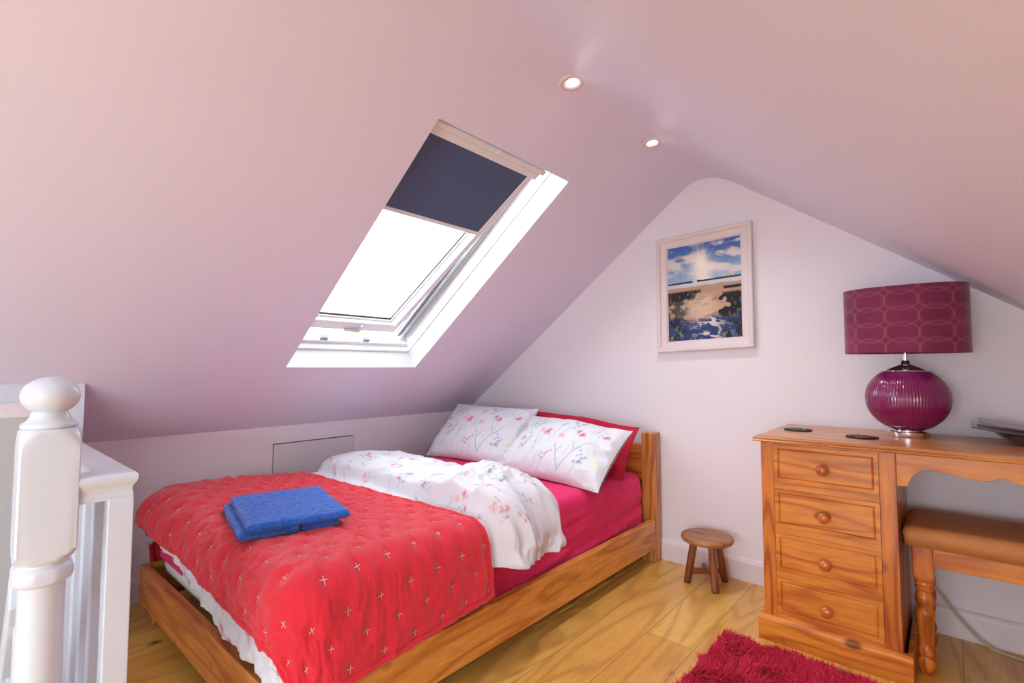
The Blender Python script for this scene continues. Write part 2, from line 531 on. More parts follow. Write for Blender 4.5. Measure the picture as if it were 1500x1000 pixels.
# far end wall behind the camera with an added window opening for the fill light
bm = BM()
wx0, wx1, wz0, wz1 = -1.1, 0.4, 0.4, 1.35
box(bm, KX, wx0, RY - 0.1, RY, -1.6, 2.2); box(bm, wx0, wx1, RY - 0.1, RY, -1.6, wz0); box(bm, wx0, wx1, RY - 0.1, RY, wz1, 2.2); box(bm, wx1, RX, RY - 0.1, RY, -1.6, 2.2)
o = obj('wall_front', bm, M_wall); o['kind'] = 'structure'
bm = BM()
for x0, x1, z0, z1 in [(wx0, wx1, wz0, wz0 + .05), (wx0, wx1, wz1 - .05, wz1), (wx0, wx0 + .05, wz0 + .05, wz1 - .05), (wx1 - .05, wx1, wz0 + .05, wz1 - .05), (-.375, -.325, wz0 + .05, wz1 - .05)]:
    box(bm, x0, x1, RY - .07, RY - .01, z0, z1)
o = obj('added_end_window', bm, M_frame, bevel=0.004); o['kind'] = 'structure'  # added window frame, out of view, around the end wall fill light
# frame of the added opposite roof window, out of view
bm = BM()
for x0, x1, y0, y1 in [(RW0, RW1, RWY0, RWY0 + .05), (RW0, RW1, RWY1 - .05, RWY1), (RW0, RW0 + .04, RWY0 + .05, RWY1 - .05), (RW1 - .04, RW1, RWY0 + .05, RWY1 - .05)]:
    vs = []
    for dz in (0.0, 0.08):
        for x, y in [(x0, y0), (x1, y0), (x1, y1), (x0, y1)]:
            vs.append(bm.verts.new((x, y, zr(x) + dz)))
    for f in [(0, 3, 2, 1), (4, 5, 6, 7), (0, 1, 5, 4), (1, 2, 6, 5), (2, 3, 7, 6), (3, 0, 4, 7)]:
        bm.faces.new([vs[k] for k in f])
o = obj('added_opposite_roof_window', bm, M_frame); o['kind'] = 'structure'
bm = BM(); box(bm, RX, RX + .08, RY, G, -0.05, zr(RX))
o = obj('wall_right', bm, M_wall); o['kind'] = 'structure'

# knee wall with the eaves hatch opening
HY0, HY1, HZ0, HZ1 = 1.213, 1.702, 0.12, 0.634
bm = BM()
ys = [STY, HY0 - .006, HY1 + .003, G]; zs = [0, HZ0 - .004, HZ1 + .006, zl(KX)]
for j in range(3):
    for k in range(3):
        if j == 1 and k == 1: continue
        box(bm, KX - .04, KX, ys[j], ys[j + 1], zs[k], zs[k + 1])
bmesh.ops.remove_doubles(bm, verts=bm.verts, dist=1e-5)
o = obj('wall_left', bm, M_wall); o['kind'] = 'structure'
bm = BM(); box(bm, KX - .022, KX - .003, HY0, HY1, HZ0, HZ1)
o = obj('door_1', bm, plain('hatch_paint', S(228, 222, 224), 0.5), bevel=0.001); o['kind'] = 'structure'
bm = BM(); box(bm, KX - .05, KX - .041, HY0 - .1, HY1 + .1, HZ0 - .1, HZ1 + .1)  # black sheet behind the hatch stands in for shade in its gap
o = obj('hatch_gap_shade', bm, M_black); o['kind'] = 'structure'

# floor with the stairwell opening
FX0, FX1, FY0, FY1 = STX, -1.40, -1.2, 0.215
bm = BM()
box(bm, FX1, RX, RY, G, -.05, 0); box(bm, KX, FX1, FY1, G, -.05, 0); box(bm, KX, FX1, RY, FY0, -.05, 0)
o = obj('floor', bm, M_floor); o['kind'] = 'structure'
# stairwell sides
bm = BM()
box(bm, STX - .04, STX - .012, RY, STY, -1.9, 0.884)
o = obj('wall_stairwell', bm, M_grey); o['kind'] = 'structure'
bm = BM()
box(bm, FX0, FX1, FY1, FY1 + .05, -1.9, -.05); box(bm, FX1, FX1 + .05, FY0, FY1 + .05, -1.9, -.05); box(bm, FX0, FX1, FY0 - .05, FY0, -1.9, -.05)
o = obj('wall_stairwell_sides', bm, M_grey); o['kind'] = 'structure'
bm = BM()
for k in range(7):
    box(bm, FX1 - .16 * (k + 1), FX1 - .16 * k, FY0, FY1, -1.9, -.24 * (k + 1))
o = obj('stair_treads', bm, M_carpet, bevel=0.006); o['kind'] = 'structure'
# header board under the slope at the stairwell, and the short return wall
bm = BM(); box(bm, STX - .03, STX, RY, STY - .0005, 0.937, zl(STX) + .01)
o = obj('trim_1', bm, M_trim, bevel=0.002); o['kind'] = 'structure'
bm = BM(); box(bm, STX - .03, STX - .008, RY, STY, 0.884, 0.937)
o = obj('trim_2', bm, M_skirt, bevel=0.002); o['kind'] = 'structure'
bm = BM(); prism(bm, [(KX, 0), (STX, 0), (STX, zl(STX) - .002), (KX, zl(KX) - .002)], STY, STY + .035, 'y')
o = obj('wall_partition', bm, M_trim); o['kind'] = 'structure'

# skirting
sk = [(0, 0), (.016, 0), (.016, .088), (.013, .096), (.009, .104), (.004, .109), (0, .110)]
bm = BM(); prism(bm, [(G - a, z) for a, z in sk], KX + .016, RX, 'x')
o = obj('baseboard_back', bm, M_skirt); o['kind'] = 'structure'
bm = BM(); prism(bm, [(KX + a, z) for a, z in sk], STY + .035, G, 'y')
o = obj('baseboard_left', bm, M_skirt); o['kind'] = 'structure'
# the thin pipe-like lip running along the wall behind the desk
bm = BM(); prism(bm, [(RX - a, z) for a, z in sk], RY, G - .016, 'y')
o = obj('baseboard_right', bm, M_skirt); o['kind'] = 'structure'

# ------------------------------------------------------------ roof window
ca, sa = math.cos(SL_A), math.sin(SL_A)
WO = Vector((WS0, 0, zl(WS0)))
SLEN = (WS1 - WS0) / ca


def RW(p):      # (s, y, n) -> world
    return WO + Vector((ca * p.x - sa * p.z, p.y, sa * p.x + ca * p.z))


PS, PN, PA = 0.72, 0.116, math.radians(5.27)


def RS(p):      # local to the sash, tilted about its pivot
    s, n = p.x, p.z
    return RW(Vector((PS + s * math.cos(PA) + n * math.sin(PA), p.y, PN - s * math.sin(PA) + n * math.cos(PA))))


win = thing('window_1', '', '', (WO.x, WY0, WO.z))
del win['label']; del win['category']; win['kind'] = 'structure'
D = 0.112
bm = BM()
box(bm, -.03, SLEN + .03, WY0 - .03, WY0, 0.001, D, RW); box(bm, -.03, SLEN + .03, WY1, WY1 + .03, 0.001, D, RW)
box(bm, -.03, 0, WY0, WY1, 0.001, D, RW); box(bm, SLEN, SLEN + .03, WY0, WY1, 0.001, D, RW)
obj('reveal', bm, plain('reveal_paint', S(216, 213, 218), 0.5), win)
# outer frame
bm = BM()
a = .0
box(bm, -.03, SLEN + .03, WY0 - .03, WY0 + .006, D + .002, .26, RW); box(bm, -.03, SLEN + .03, WY1 - .006, WY1 + .03, D + .002, .26, RW)
box(bm, -.03, .014, WY0 + .006, WY1 - .006, D + .002, .15, RW); box(bm, -.03, .034, WY0 + .006, WY1 - .006, .15, .19, RW); box(bm, -.03, SLEN, WY1 - .050, WY1 - .006, .19, .26, RW); box(bm, -.03, SLEN, WY1 - .085, WY1 - .050, .215, .26, RW); box(bm, SLEN - .006, SLEN + .03, WY0 + .006, WY1 - .006, D + .002, .26, RW)
obj('window_frame', bm, M_frame, win, bevel=0.003)
bm = BM()
box(bm, 0.06, 1.32, WY1 - .049, WY1 - .030, .178, .1895, RW); box(bm, 0.06, 1.32, WY0 + .006, WY0 + .04, .205, .25, RW)
obj('weather_strip', bm, M_grey_alu, win, bevel=0.002, label='grey metal weather strip')
bm = BM()
box(bm, 0.05, .72, WY1 - .078, WY1 - .054, .196, .2145, RW); box(bm, 0.045, .72, WY0 + .0065, WY0 + .026, .165, .185, RW)
obj('guide_strip', bm, M_grey_alu, win, bevel=0.002, label='grey metal guide strip')
for yy in (1.30, 1.55):
    bm = BM(); box(bm, .034, .050, yy - .02, yy + .02, .155, .185, RW)
    obj('catch_plate', bm, M_grey_alu, win, bevel=0.002, label='grey metal catch plate')
# sash
q0, q1 = WY0 + .006, 1.703
s0, s1 = .100 - PS, 1.372 - PS
bm = BM()
sw = .048
box(bm, s0, s1, q1 - sw, q1, 0, .055, RS); box(bm, s0, s1, q0, q0 + sw, 0, .055, RS)
box(bm, s0, s0 + .070, q0 + sw, q1 - sw, 0, .055, RS); box(bm, s1 - .07, s1, q0 + sw, q1 - sw, 0, .055, RS)
# inner glazing step
st = .012
box(bm, s0 + .070, s1 - .07, q1 - sw - st, q1 - sw, .022, .055, RS); box(bm, s0 + .070, s1 - .07, q0 + sw, q0 + sw + st, .022, .055, RS)
box(bm, s0 + .070, s0 + .082, q0 + sw + st, q1 - sw - st, .022, .055, RS)
sash = obj('sash', bm, M_frame, win, bevel=0.003)
bm = BM()
g0, g1 = q0 + sw + st, q1 - sw - st
box(bm, s0 + .082, s1 - .07, g1 - .004, g1, .030, .036, RS); box(bm, s0 + .082, s1 - .07, g0, g0 + .004, .030, .036, RS)
box(bm, s0 + .082, s0 + .091, g0, g1, .030, .036, RS)
obj('gasket', bm, M_black, sash, label='thin black glazing gasket')
bm = BM(); box(bm, s0 - .006, s0, q0 + .01, q1 - .03, .03, .05, RS)
obj('drip_seal', bm, M_black, sash, label='black rubber seal under the sash')
bm = BM(); box(bm, s0 + .08, s1 - .05, q0 + .03, q1 - .03, .040, .044, RS)
obj('pane', bm, M_glass, sash, label='clear glass pane')
# ventilation bar along the top of the sash
bm = BM()
box(bm, s1 - .012, s1 + .012, q0 - .03, q1 + .012, -.030, .03, RS)
obj('control_bar', bm, M_frame, sash, bevel=0.006, seg=3)
bm = BM(); box(bm, s1 - .008, s1 + .0135, (q0 + q1) / 2 + .02, (q0 + q1) / 2 + .03, -.036, -.02, RS)
obj('bar_clip', bm, M_frame, sash, bevel=0.002)
# handle at the bottom rail
bm = BM()
box(bm, s0 + .002, s0 + .018, 1.38, 1.46, -.014, 0, RS)
box(bm, s0 + .005, s0 + .06, 1.455, 1.467, -.02, -.008, RS)
obj('latch_handle', bm, plain('brushed_latch', S(205, 206, 212), 0.35, metal=0.3), sash, bevel=0.003)
# blind
blind = thing('roller_blind', 'navy blue blackout roller blind pulled halfway down the white roof window', 'blind', tuple(RS(Vector((s1 - .07, (q0 + q1) / 2, 0)))))
bz = 0.955 - PS
bm = BM(); box(bm, bz, s1 - .045, q0 + .018, q1 - .046, -.010, -.006, RS)
# move in front of glass but inside the channels
obj('blind_fabric', bm, M_blind, blind, label='navy blue blind fabric')
bm = BM(); box(bm, s0 + .070, s1 - .05, q1 - .0455, q1 - .032, -.013, -.0005, RS)
obj('side_channel', bm, M_frame, blind, bevel=0.002)
bm = BM(); box(bm, s0 + .070, s1 - .05, q0 + .004, q0 + .0175, -.013, -.0005, RS)
obj('side_channel', bm, M_frame, blind, bevel=0.002)
bm = BM(); box(bm, bz - .016, bz + .004, q0 + .018, q1 - .046, -.014, -.001, RS)
obj('bottom_bar', bm, M_frame, blind, bevel=0.003)
bm = BM(); box(bm, s1 - .048, s1 - .013, q0 + .0, q1 - .004, -.024, -.0005, RS)
obj('cassette', bm, M_frame, blind, bevel=0.006, seg=3)

# portal for the sky light
pc = RW(Vector((SLEN / 2, (WY0 + WY1) / 2, .3)))
area('sky_portal', tuple(pc), (0, PI - SL_A if False else -SL_A, 0), SLEN, WY1 - WY0, 1, portal=True)

# ------------------------------------------------------------ beyond the window: tree and a neighbour's house
rs = np.random.RandomState(4)
tr = thing('garden_tree', 'pale yellow green tree seen through the gap under the open roof window', 'tree', (-16, 5.4, -5))
bm = BM(); turned(bm, [(.22, 0), (.16, 2), (.1, 4.6)], (-16, 5.4, -5), 10)
obj('trunk', bm, plain('tree_bark', S(120, 100, 80), 0.9), tr, smooth=True)
bm = BM()
for k in range(260):
    d = rs.normal(size=3); d /= np.linalg.norm(d); r = 1.6 * rs.rand() ** .4
    c = Vector((-16 + d[0] * r, 5.4 + d[1] * r, .1 + d[2] * r * .8))
    bmesh.ops.create_icosphere(bm, subdivisions=1, radius=.16 + .12 * rs.rand(), matrix=Matrix.Translation(c))
obj('foliage', bm, plain('tree_leaves', S(176, 178, 96), 0.9, var=0.3), tr)
nb = thing('neighbour_house', 'pale brick house with tiled roof seen through the gap under the roof window', 'house', (-17, 10.5, -5))
bm = BM(); box(bm, -20, -15, 7.6, 13.6, -5, .9)
obj('wall', bm, plain('yellow_stock_brick', S(214, 190, 150), 0.9, var=0.2), nb)
bm = BM(); prism(bm, [(-20.3, .9), (-14.7, .9), (-17.5, 2.0)], 7.4, 13.8, 'y')
obj('roof', bm, plain('brown_roof_tile', S(160, 110, 84), 0.9, var=0.2), nb)
bm = BM(); box(bm, -16.2, -15.5, 9.6, 10.5, 1.0, 2.35)
obj('chimney', bm, plain('chimney_brick', S(150, 120, 100), 0.9), nb)

# ------------------------------------------------------------ downlights
lens_m = bpy.data.materials.new('warm_lamp_lens'); lens_m.use_nodes = True
nt = lens_m.node_tree; nt.nodes.clear()
e = nt.nodes.new('ShaderNodeEmission'); e.inputs[0].default_value = (1, .93, .86, 1); e.inputs[1].default_value = 14
oo = nt.nodes.new('ShaderNodeOutputMaterial'); nt.links.new(e.outputs[0], oo.inputs[0])
M_dl = plain('downlight_ring_paint', S(232, 214, 214), 0.35)


def arcz(x):
    best = min(arc, key=lambda p: abs(p[0] - x)); return best[1]


dl_first = None
for i, (x, y, lab) in enumerate([(-.985, 1.45, 'lit white recessed ceiling spotlight above the roof window, the nearer of the pair'),
                                 (-.985, 2.09, 'lit white recessed ceiling spotlight nearer the gable wall and the picture')]):
    z = arcz(x)
    if i == 0:
        t = thing('ceiling_spotlight', lab, 'ceiling light', (x, y, z), 'recessed spotlights along the ridge')
        tl = Matrix.Rotation(-math.radians(8), 3, 'Y')
        bm = BM(); turned(bm, [(.046, .004), (.047, 0), (.045, -.004), (.036, -.007), (.030, -.006), (.021, -.002), (.021, .003)], (x, y, z), 40, tilt=tl)
        obj('trim_ring', bm, M_dl, t, smooth=True)
        bm = BM(); turned(bm, [(.0205, -.001), (.0205, -.004), (.001, -.0045)], (x, y, z), 28, tilt=tl)
        obj('lamp_lens', bm, lens_m, t, label='glowing lamp lens')
        dl_first = t
    else:
        t = dl_first.copy(); COL.objects.link(t); t.location = (x, y, z); t['label'] = lab
        for ch in list(dl_first.children):
            if ch.type == 'MESH':
                c = ch.copy(); COL.objects.link(c); c.parent = t
    d = bpy.data.lights.new('spotlight_beam', 'SPOT'); d.energy = 13; d.color = (.93, .96, 1); d.spot_size = math.radians(120); d.spot_blend = 1; d.shadow_soft_size = .025
    lo = bpy.data.objects.new('spotlight_beam', d); COL.objects.link(lo); lo.location = (x, y, z - .012); lo.rotation_euler = (0, -math.radians(8), 0)

for y, lab in ((.17, 'added lit white recessed ceiling spotlight, out of view above the newel post, third from the gable wall'), (-.47, 'added lit white recessed ceiling spotlight, out of view over the stairwell, fourth from the gable wall'), (-1.11, 'added lit white recessed ceiling spotlight, out of view furthest from the gable wall')):
    t = dl_first.copy(); COL.objects.link(t); t.location = (-.985, y, arcz(-.985)); t['label'] = lab  # added fixture and beam, out of view, to brighten the room
    for ch in list(dl_first.children):
        if ch.type == 'MESH':
            c = ch.copy(); COL.objects.link(c); c.parent = t
    lo2 = lo.copy(); lo2.data = lo.data.copy(); lo2.data.energy = 3; COL.objects.link(lo2); lo2.location = (-.985, y, arcz(-.985) - .012)

# ------------------------------------------------------------ balustrade
nx_, ny_ = -1.375, .145
bal = thing('stair_balustrade', 'white painted landing balustrade with a ball topped newel post beside the bed foot', 'balustrade', (nx_, ny_, 0))
prof = [(.064, 0), (.064, .20), (.050, .215), (.046, .23), (.047, .25), (.043, .27), (.0405, .30), (.037, .45), (.0355, .60), (.0362, .628), (.0375, .633),
        (.0450, .638), (.0475, .645), (.0480, .652), (.0475, .660), (.0440, .667), (.0405, .670), (.0405, .675), (.047, .682), (.054, .690), (.064, .700),
        (.064, .900), (.060, .912), (.054, .925), (.048, .934), (.044, .938)]
bm = BM(); turned(bm, prof, (nx_, ny_, 0), 96, half=.0455)
newel = obj('newel_post', bm, M_trim, bal, smooth=True, angle=30)
fp = [(.040, .937), (.0435, .940), (.0440, .945), (.0420, .949), (.0360, .953), (.0310, .960), (.0295, .966), (.0285, .969)]
for k in range(0, 25):
    a = -PI / 2 + .62 + (PI - .62) * k / 24
    fp.append((max(.0008, .0462 * math.cos(a)), 1.003 + .0385 * math.sin(a)))
bm = BM(); turned(bm, fp, (nx_, ny_, 0), 64)
obj('ball_finial', bm, M_trim, newel, smooth=True, angle=50)
rp = [(-.030, .781), (.030, .781), (.031, .790), (.029, .797), (.030, .806), (.0355, .815), (.0375, .822), (.0375, .829), (.034, .834), (.028, .836), (-.028, .836), (-.034, .834), (-.0375, .829), (-.0375, .822), (-.0355, .815), (-.030, .806), (-.029, .797), (-.031, .790)]
bm = BM(); sweep(bm, [(STX, .2495), (-1.3675, .2495), (-1.3675, .185)], rp)
obj('handrail', bm, M_trim, bal, bevel=0)
bm = BM(); box(bm, -1.378, -1.333, .237, .281, 0, .783)
obj('corner_post', bm, M_trim, bal, bevel=.002)
for k in range(9):
    x = -1.495 - .112 * k
    bm = BM(); box(bm, x - .017, x + .017, .2375, .2715, 0, .783)
    obj('baluster', bm, M_trim, bal, bevel=.002)
# stair handrail falling away from the newel
srl = thing('stair_handrail', 'white painted stair handrail dropping steeply behind the big newel post', 'handrail', (-1.42, .115, .6))
bm = BM()
x0, z0_, x1, z1_ = -1.41, .672, -2.0, -.27
prism(bm, [(x0, z0_), (x1, z1_), (x1, z1_ - .09), (x0, z0_ - .09)], .101, .143, 'y')
obj('rail', bm, M_trim, srl, bevel=.004)
for k in range(5):
    x = -1.44 - .085 * k
    zt = z0_ - .09 + (x - x0) / (x1 - x0) * (z1_ - z0_) + .005
    bm = BM(); box(bm, x - .010, x + .010, .112, .132, zt - .62, zt)
    obj('baluster', bm, M_trim, srl, bevel=.002)

# ------------------------------------------------------------ bed frame
BX0, BX1, BY0, BY1 = -2.60, -1.234, .577, 2.585
bed = thing('bed_frame', 'honey pine double bed frame with plain square posts against the gable wall', 'bed', ((BX0 + BX1) / 2, 1.6, 0))
for x0 in (BX1 - .078, BX0 - .02):
    bm = BM(); box(bm, x0, x0 + .078, 2.586, 2.661, 0, .697)
    obj('headboard_post', bm, M_bedz, bed, bevel=.004)
bm = BM(); box(bm, BX0 + .058, BX1 - .078, 2.605, 2.645, .43, .63)
obj('headboard_rail', bm, M_bedx, bed, bevel=.004)
bm = BM(); box(bm, BX0 + .058, BX1 - .078, 2.605, 2.645, .10, .30)
obj('headboard_rail', bm, M_bedx, bed, bevel=.004)
bm = BM(); box(bm, BX1 - .032, BX1, BY0 + .03, 2.585, .078, .229)
obj('side_rail', bm, M_bed, bed, bevel=.003)
bm = BM(); box(bm, BX0, BX0 + .032, BY0 + .03, 2.585, .078, .229)
obj('side_rail', bm, M_bed, bed, bevel=.003)
bm = BM(); box(bm, BX0, BX1, BY0, BY0 + .029, .078, .229)
obj('foot_rail', bm, M_bedx, bed, bevel=.003)
for x0 in (BX1 - .1, BX0 + .034):
    bm = BM(); box(bm, x0, x0 + .066, BY0 + .031, BY0 + .09, 0, .165)
    obj('leg', bm, M_bedz, bed, bevel=.003)
for k in range(13):
    y = .70 + k * .15
    bm = BM(); box(bm, BX0 + .034, BX1 - .034, y, y + .07, .165, .183)
    obj('slat', bm, M_bedx, bed, bevel=.002)

# ------------------------------------------------------------ mattress and bedding
MX0, MX1, MY0, MY1, MZ = -2.550, -1.287, .625, 2.560, .482
bm = BM(); box(bm, MX0 + .018, MX1 - .018, MY0 + .014, MY1 - .006, .184, MZ - .012)
o = obj('mattress', bm, M_matt, bevel=.05, seg=5)
tag(place(o, (-1.92, 1.6, .184)), 'white mattress edge showing under the sheet at the bed foot and head', 'mattress')


def drape(X, Y, h, x0, x1, y0, y1, r, z0, flare=.1):
    """lay flat cloth coordinates over a rounded box top; h = height along the surface normal"""
    cx = np.clip(X, x0 + r, x1 - r); cy = np.clip(Y, y0 + r, y1 - r)
    dx = X - cx; dy = Y - cy
    d = np.sqrt(dx * dx + dy * dy) + 1e-9
    ux, uy = dx / d, dy / d
    a = np.clip(d / r, 0, PI / 2)
    hang = np.maximum(0, d - r * PI / 2)
    R = r * np.sin(a) + flare * hang
    Z = z0 - r * (1 - np.cos(a)) - hang * math.sqrt(1 - flare ** 2)
    sn, cs = np.sin(a), np.cos(a)
    P = np.stack([cx + ux * (R + h * sn), cy + uy * (R + h * sn), Z + h * cs], -1)
    return P, hang


# fitted sheet
nx, ny = 150, 220
hs = .27
xs = np.linspace(MX0 - hs, MX1 + hs, nx); ys_ = np.linspace(MY0 - hs, MY1 + hs, ny)
X, Y = np.meshgrid(xs, ys_)
# keep the corners round by limiting the overhang radially
cxm = np.clip(X, MX0 + .05, MX1 - .05); cym = np.clip(Y, MY0 + .05, MY1 - .05)
dd = np.hypot(X - cxm, Y - cym) + 1e-9; mx_ = hs + .05
lim = np.where(Y < 1.0, .235, .315)
k_ = np.minimum(1, lim / dd)
X2 = cxm + (X - cxm) * k_; Y2 = cym + (Y - cym) * k_
P, hang = drape(X2, Y2, 0.0, MX0, MX1, MY0, MY1, .055, MZ, 0.0)
side = sstep(0, .05, hang)
rip = .013 * ridge(Y2 * 1.3, hang * 26 + Y2 * 2.4, 11) * side + .005 * fbm(Y2 * 2.2, hang * 40, 12) * side
cr = np.exp(-(((Y2 - 2.2) / .35) ** 2)) * .009 * ridge(X2 * 3 + Y2 * 2, Y2 * 6 - X2 * 5, 21)
A = np.gradient(P, axis=1); B = np.gradient(P, axis=0)
Nn = np.cross(A, B); Nn /= (np.linalg.norm(Nn, axis=-1, keepdims=True) + 1e-12)
P = P + Nn * (rip + cr + .002 * fbm(X2 * 4, Y2 * 4, 5))[..., None]
o = grid('fitted_sheet', P, M_sheet, solid=.003, offset=-1)
tag(place(o, (-1.92, 1.6, .24)), 'bright magenta pink fitted sheet stretched over the mattress', 'bed sheet')


# painting tools for printed cloth -------------------------------------------------
class Canvas:
    def __init__(self, X, Y, base):
        self.X, self.Y = X, Y
        self.C = np.ones(X.shape + (3,)) * np.array(base)

    def mix(self, a, col):
        self.C += a[..., None] * (np.array(col) - self.C)

    def blob(self, cx, cy, rx, ry, ang, col, al=1.0, soft=.35):
        R = max(rx, ry) * 1.6
        m = (np.abs(self.X - cx) < R) & (np.abs(self.Y - cy) < R)
        if not m.any(): return
        x = self.X[m] - cx; y = self.Y[m] - cy
        c, s = math.cos(ang), math.sin(ang)
        d = np.sqrt(((x * c + y * s) / rx) ** 2 + ((-x * s + y * c) / ry) ** 2)
        a = al * (1 - sstep(1 - soft, 1 + soft * .4, d))
        self.C[m] += .72 * a[:, None] * (np.array(col) - self.C[m])

    def line(self, p, q, w, col, al=1.0):
        p = np.array(p, float); q = np.array(q, float)
        lo = np.minimum(p, q) - w * 2; hi = np.maximum(p, q) + w * 2
        m = (self.X > lo[0]) & (self.X < hi[0]) & (self.Y > lo[1]) & (self.Y < hi[1])
        if not m.any(): return
        v = q - p; L2 = v @ v + 1e-12
        t = np.clip(((self.X[m] - p[0]) * v[0] + (self.Y[m] - p[1]) * v[1]) / L2, 0, 1)
        d = np.hypot(self.X[m] - p[0] - t * v[0], self.Y[m] - p[1] - t * v[1])
        a = al * (1 - sstep(w * .5, w * 1.3, d))
        self.C[m] += .72 * a[:, None] * (np.array(col) - self.C[m])


PINK = S(214, 104, 136); CORAL = S(206, 70, 96); PALE = S(232, 170, 178); BLUE = S(104, 144, 190); GREEN = S(120, 156, 112); DKG = S(96, 112, 96); VIO = S(140, 132, 160); YEL = S(222, 222, 176)
WHITE_C = S(220, 219, 226)


def flower(c, x, y, r, col, rnd):
    for k in range(5):
        a = 2 * PI * k / 5 + rnd.rand()
        c.blob(x + math.cos(a) * r * .5, y + math.sin(a) * r * .5, r * .6, r * .42, a, col, .75)
    c.blob(x, y, r * .3, r * .3, 0, [v * .7 for v in col], .6)


def sprig(c, x, y, s, ang, kind, rnd):
    d = (math.cos(ang), math.sin(ang)); n = (-d[1], d[0])
    col = [PINK, BLUE, VIO, CORAL, PALE][kind % 5]
    tip = (x + d[0] * s, y + d[1] * s)
    c.line((x, y), tip, .0016, DKG, .6)
    for k in range(3 + rnd.randint(3)):
        t = .15 + .7 * rnd.rand(); sd = rnd.choice([-1, 1])
        px, py = x + d[0] * s * t, y + d[1] * s * t
        q = (px + d[0] * s * .16 + n[0] * s * .22 * sd, py + d[1] * s * .16 + n[1] * s * .22 * sd)
        c.line((px, py), q, .0013, DKG, .5)
        if kind % 2: c.blob(q[0], q[1], s * .09, s * .05, ang + .5 * sd, GREEN, .8)
        else: flower(c, q[0], q[1], s * .09, col, rnd)
    flower(c, tip[0], tip[1], s * (.16 if kind < 3 else .22), col, rnd)


def pillow_print(c, w, h, rnd):
    """wildflower meadow print; w,h pillow size, canvas origin at the centre"""
    U = lambda u, v: ((u - .5) * w, (v - .5) * h)
    def B(u, v, r, col, al=.85, e=.75, a=.6): c.blob(*U(u, v), r, r * e, a, col, al)
    def Ln(u0, v0, u1, v1, col=DKG, wd=.0018, al=.55): c.line(U(u0, v0), U(u1, v1), wd, col, al)
    for u, v in [(.10, .70), (.06, .60), (.13, .61), (.09, .52)]: B(u, v, .020, PINK, .85, .6)
    for k in range(26):
        B(.16 + .17 * rnd.rand(), .66 + .2 * rnd.rand(), .006 + .003 * rnd.rand(), VIO if k % 3 else GREEN, .8)
    for k in range(4): Ln(.18 + .03 * k, .62, .17 + .045 * k, .84, VIO, .0014, .5)
    for u, v in [(.19, .50), (.25, .55), (.22, .46), (.28, .49), (.18, .44)]: B(u, v, .0105, CORAL if u > .2 else PINK, .75)
    for k in range(16): B(.19 + .09 * rnd.rand(), .30 + .18 * rnd.rand(), .009, GREEN if k % 3 else DKG, .75, .5, rnd.rand() * 3)
    Ln(.19, .16, .22, .34); Ln(.22, .34, .27, .46); Ln(.22, .34, .19, .46)
    for u, v in [(.33, .80), (.37, .83), (.41, .86), (.45, .88)]: B(u, v, .020, YEL, .8, .45, .3)
    flower(c, *U(.345, .62), .022, PALE, rnd); flower(c, *U(.41, .60), .028, PINK, rnd); flower(c, *U(.555, .57), .024, PALE, rnd)
    Ln(.32, .12, .35, .30, GREEN); Ln(.35, .30, .40, .55, GREEN); Ln(.35, .30, .335, .55, GREEN)
    for k in range(8): B(.33 + .09 * rnd.rand(), .26 + .2 * rnd.rand(), .010, GREEN, .55, .3, 1.2)
    for u, v in [(.50, .76), (.52, .79), (.58, .86), (.60, .84), (.645, .84), (.66, .86)]: B(u, v, .0125, BLUE, .85, .6)
    Ln(.46, .44, .50, .74); Ln(.52, .48, .60, .82); Ln(.50, .50, .47, .62)
    for k in range(7): B(.60 + .03 * rnd.rand(), .72 + .1 * rnd.rand(), .006, DKG, .7)
    flower(c, *U(.675, .70), .019, CORAL, rnd); flower(c, *U(.725, .65), .021, CORAL, rnd); flower(c, *U(.89, .74), .019, CORAL, rnd)
    Ln(.66, .30, .68, .68, DKG, .0014); Ln(.70, .36, .725, .62, DKG, .0014)
    for u0, v0, u1, v1 in [(.64, .12, .57, .36), (.57, .36, .54, .44), (.58, .32, .62, .42), (.64, .12, .71, .36), (.71, .36, .77, .46), (.72, .40, .69, .52), (.73, .42, .82, .56)]:
        Ln(u0, v0, u1, v1, DKG, .0026, .75)
    for k in range(14): B(.76 + .08 * rnd.rand(), .24 + .22 * rnd.rand(), .0095, BLUE if k % 4 else VIO, .75)
    Ln(.76, .10, .79, .3, GREEN)
    for u, v in [(.445, .24), (.47, .22), (.49, .27), (.51, .30), (.54, .33), (.46, .28)]: B(u, v, .009, CORAL, .8)
    Ln(.46, .08, .48, .22); Ln(.48, .2, .55, .42); Ln(.40, .10, .42, .3, GREEN)
    for k in range(18): B(.78 + .15 * rnd.rand(), .70 + .18 * rnd.rand(), .0065, [GREEN, VIO, PINK][k % 3], .55)
    for k in range(10): B(.84 + .1 * rnd.rand(), .2 + .2 * rnd.rand(), .02, YEL, .35)


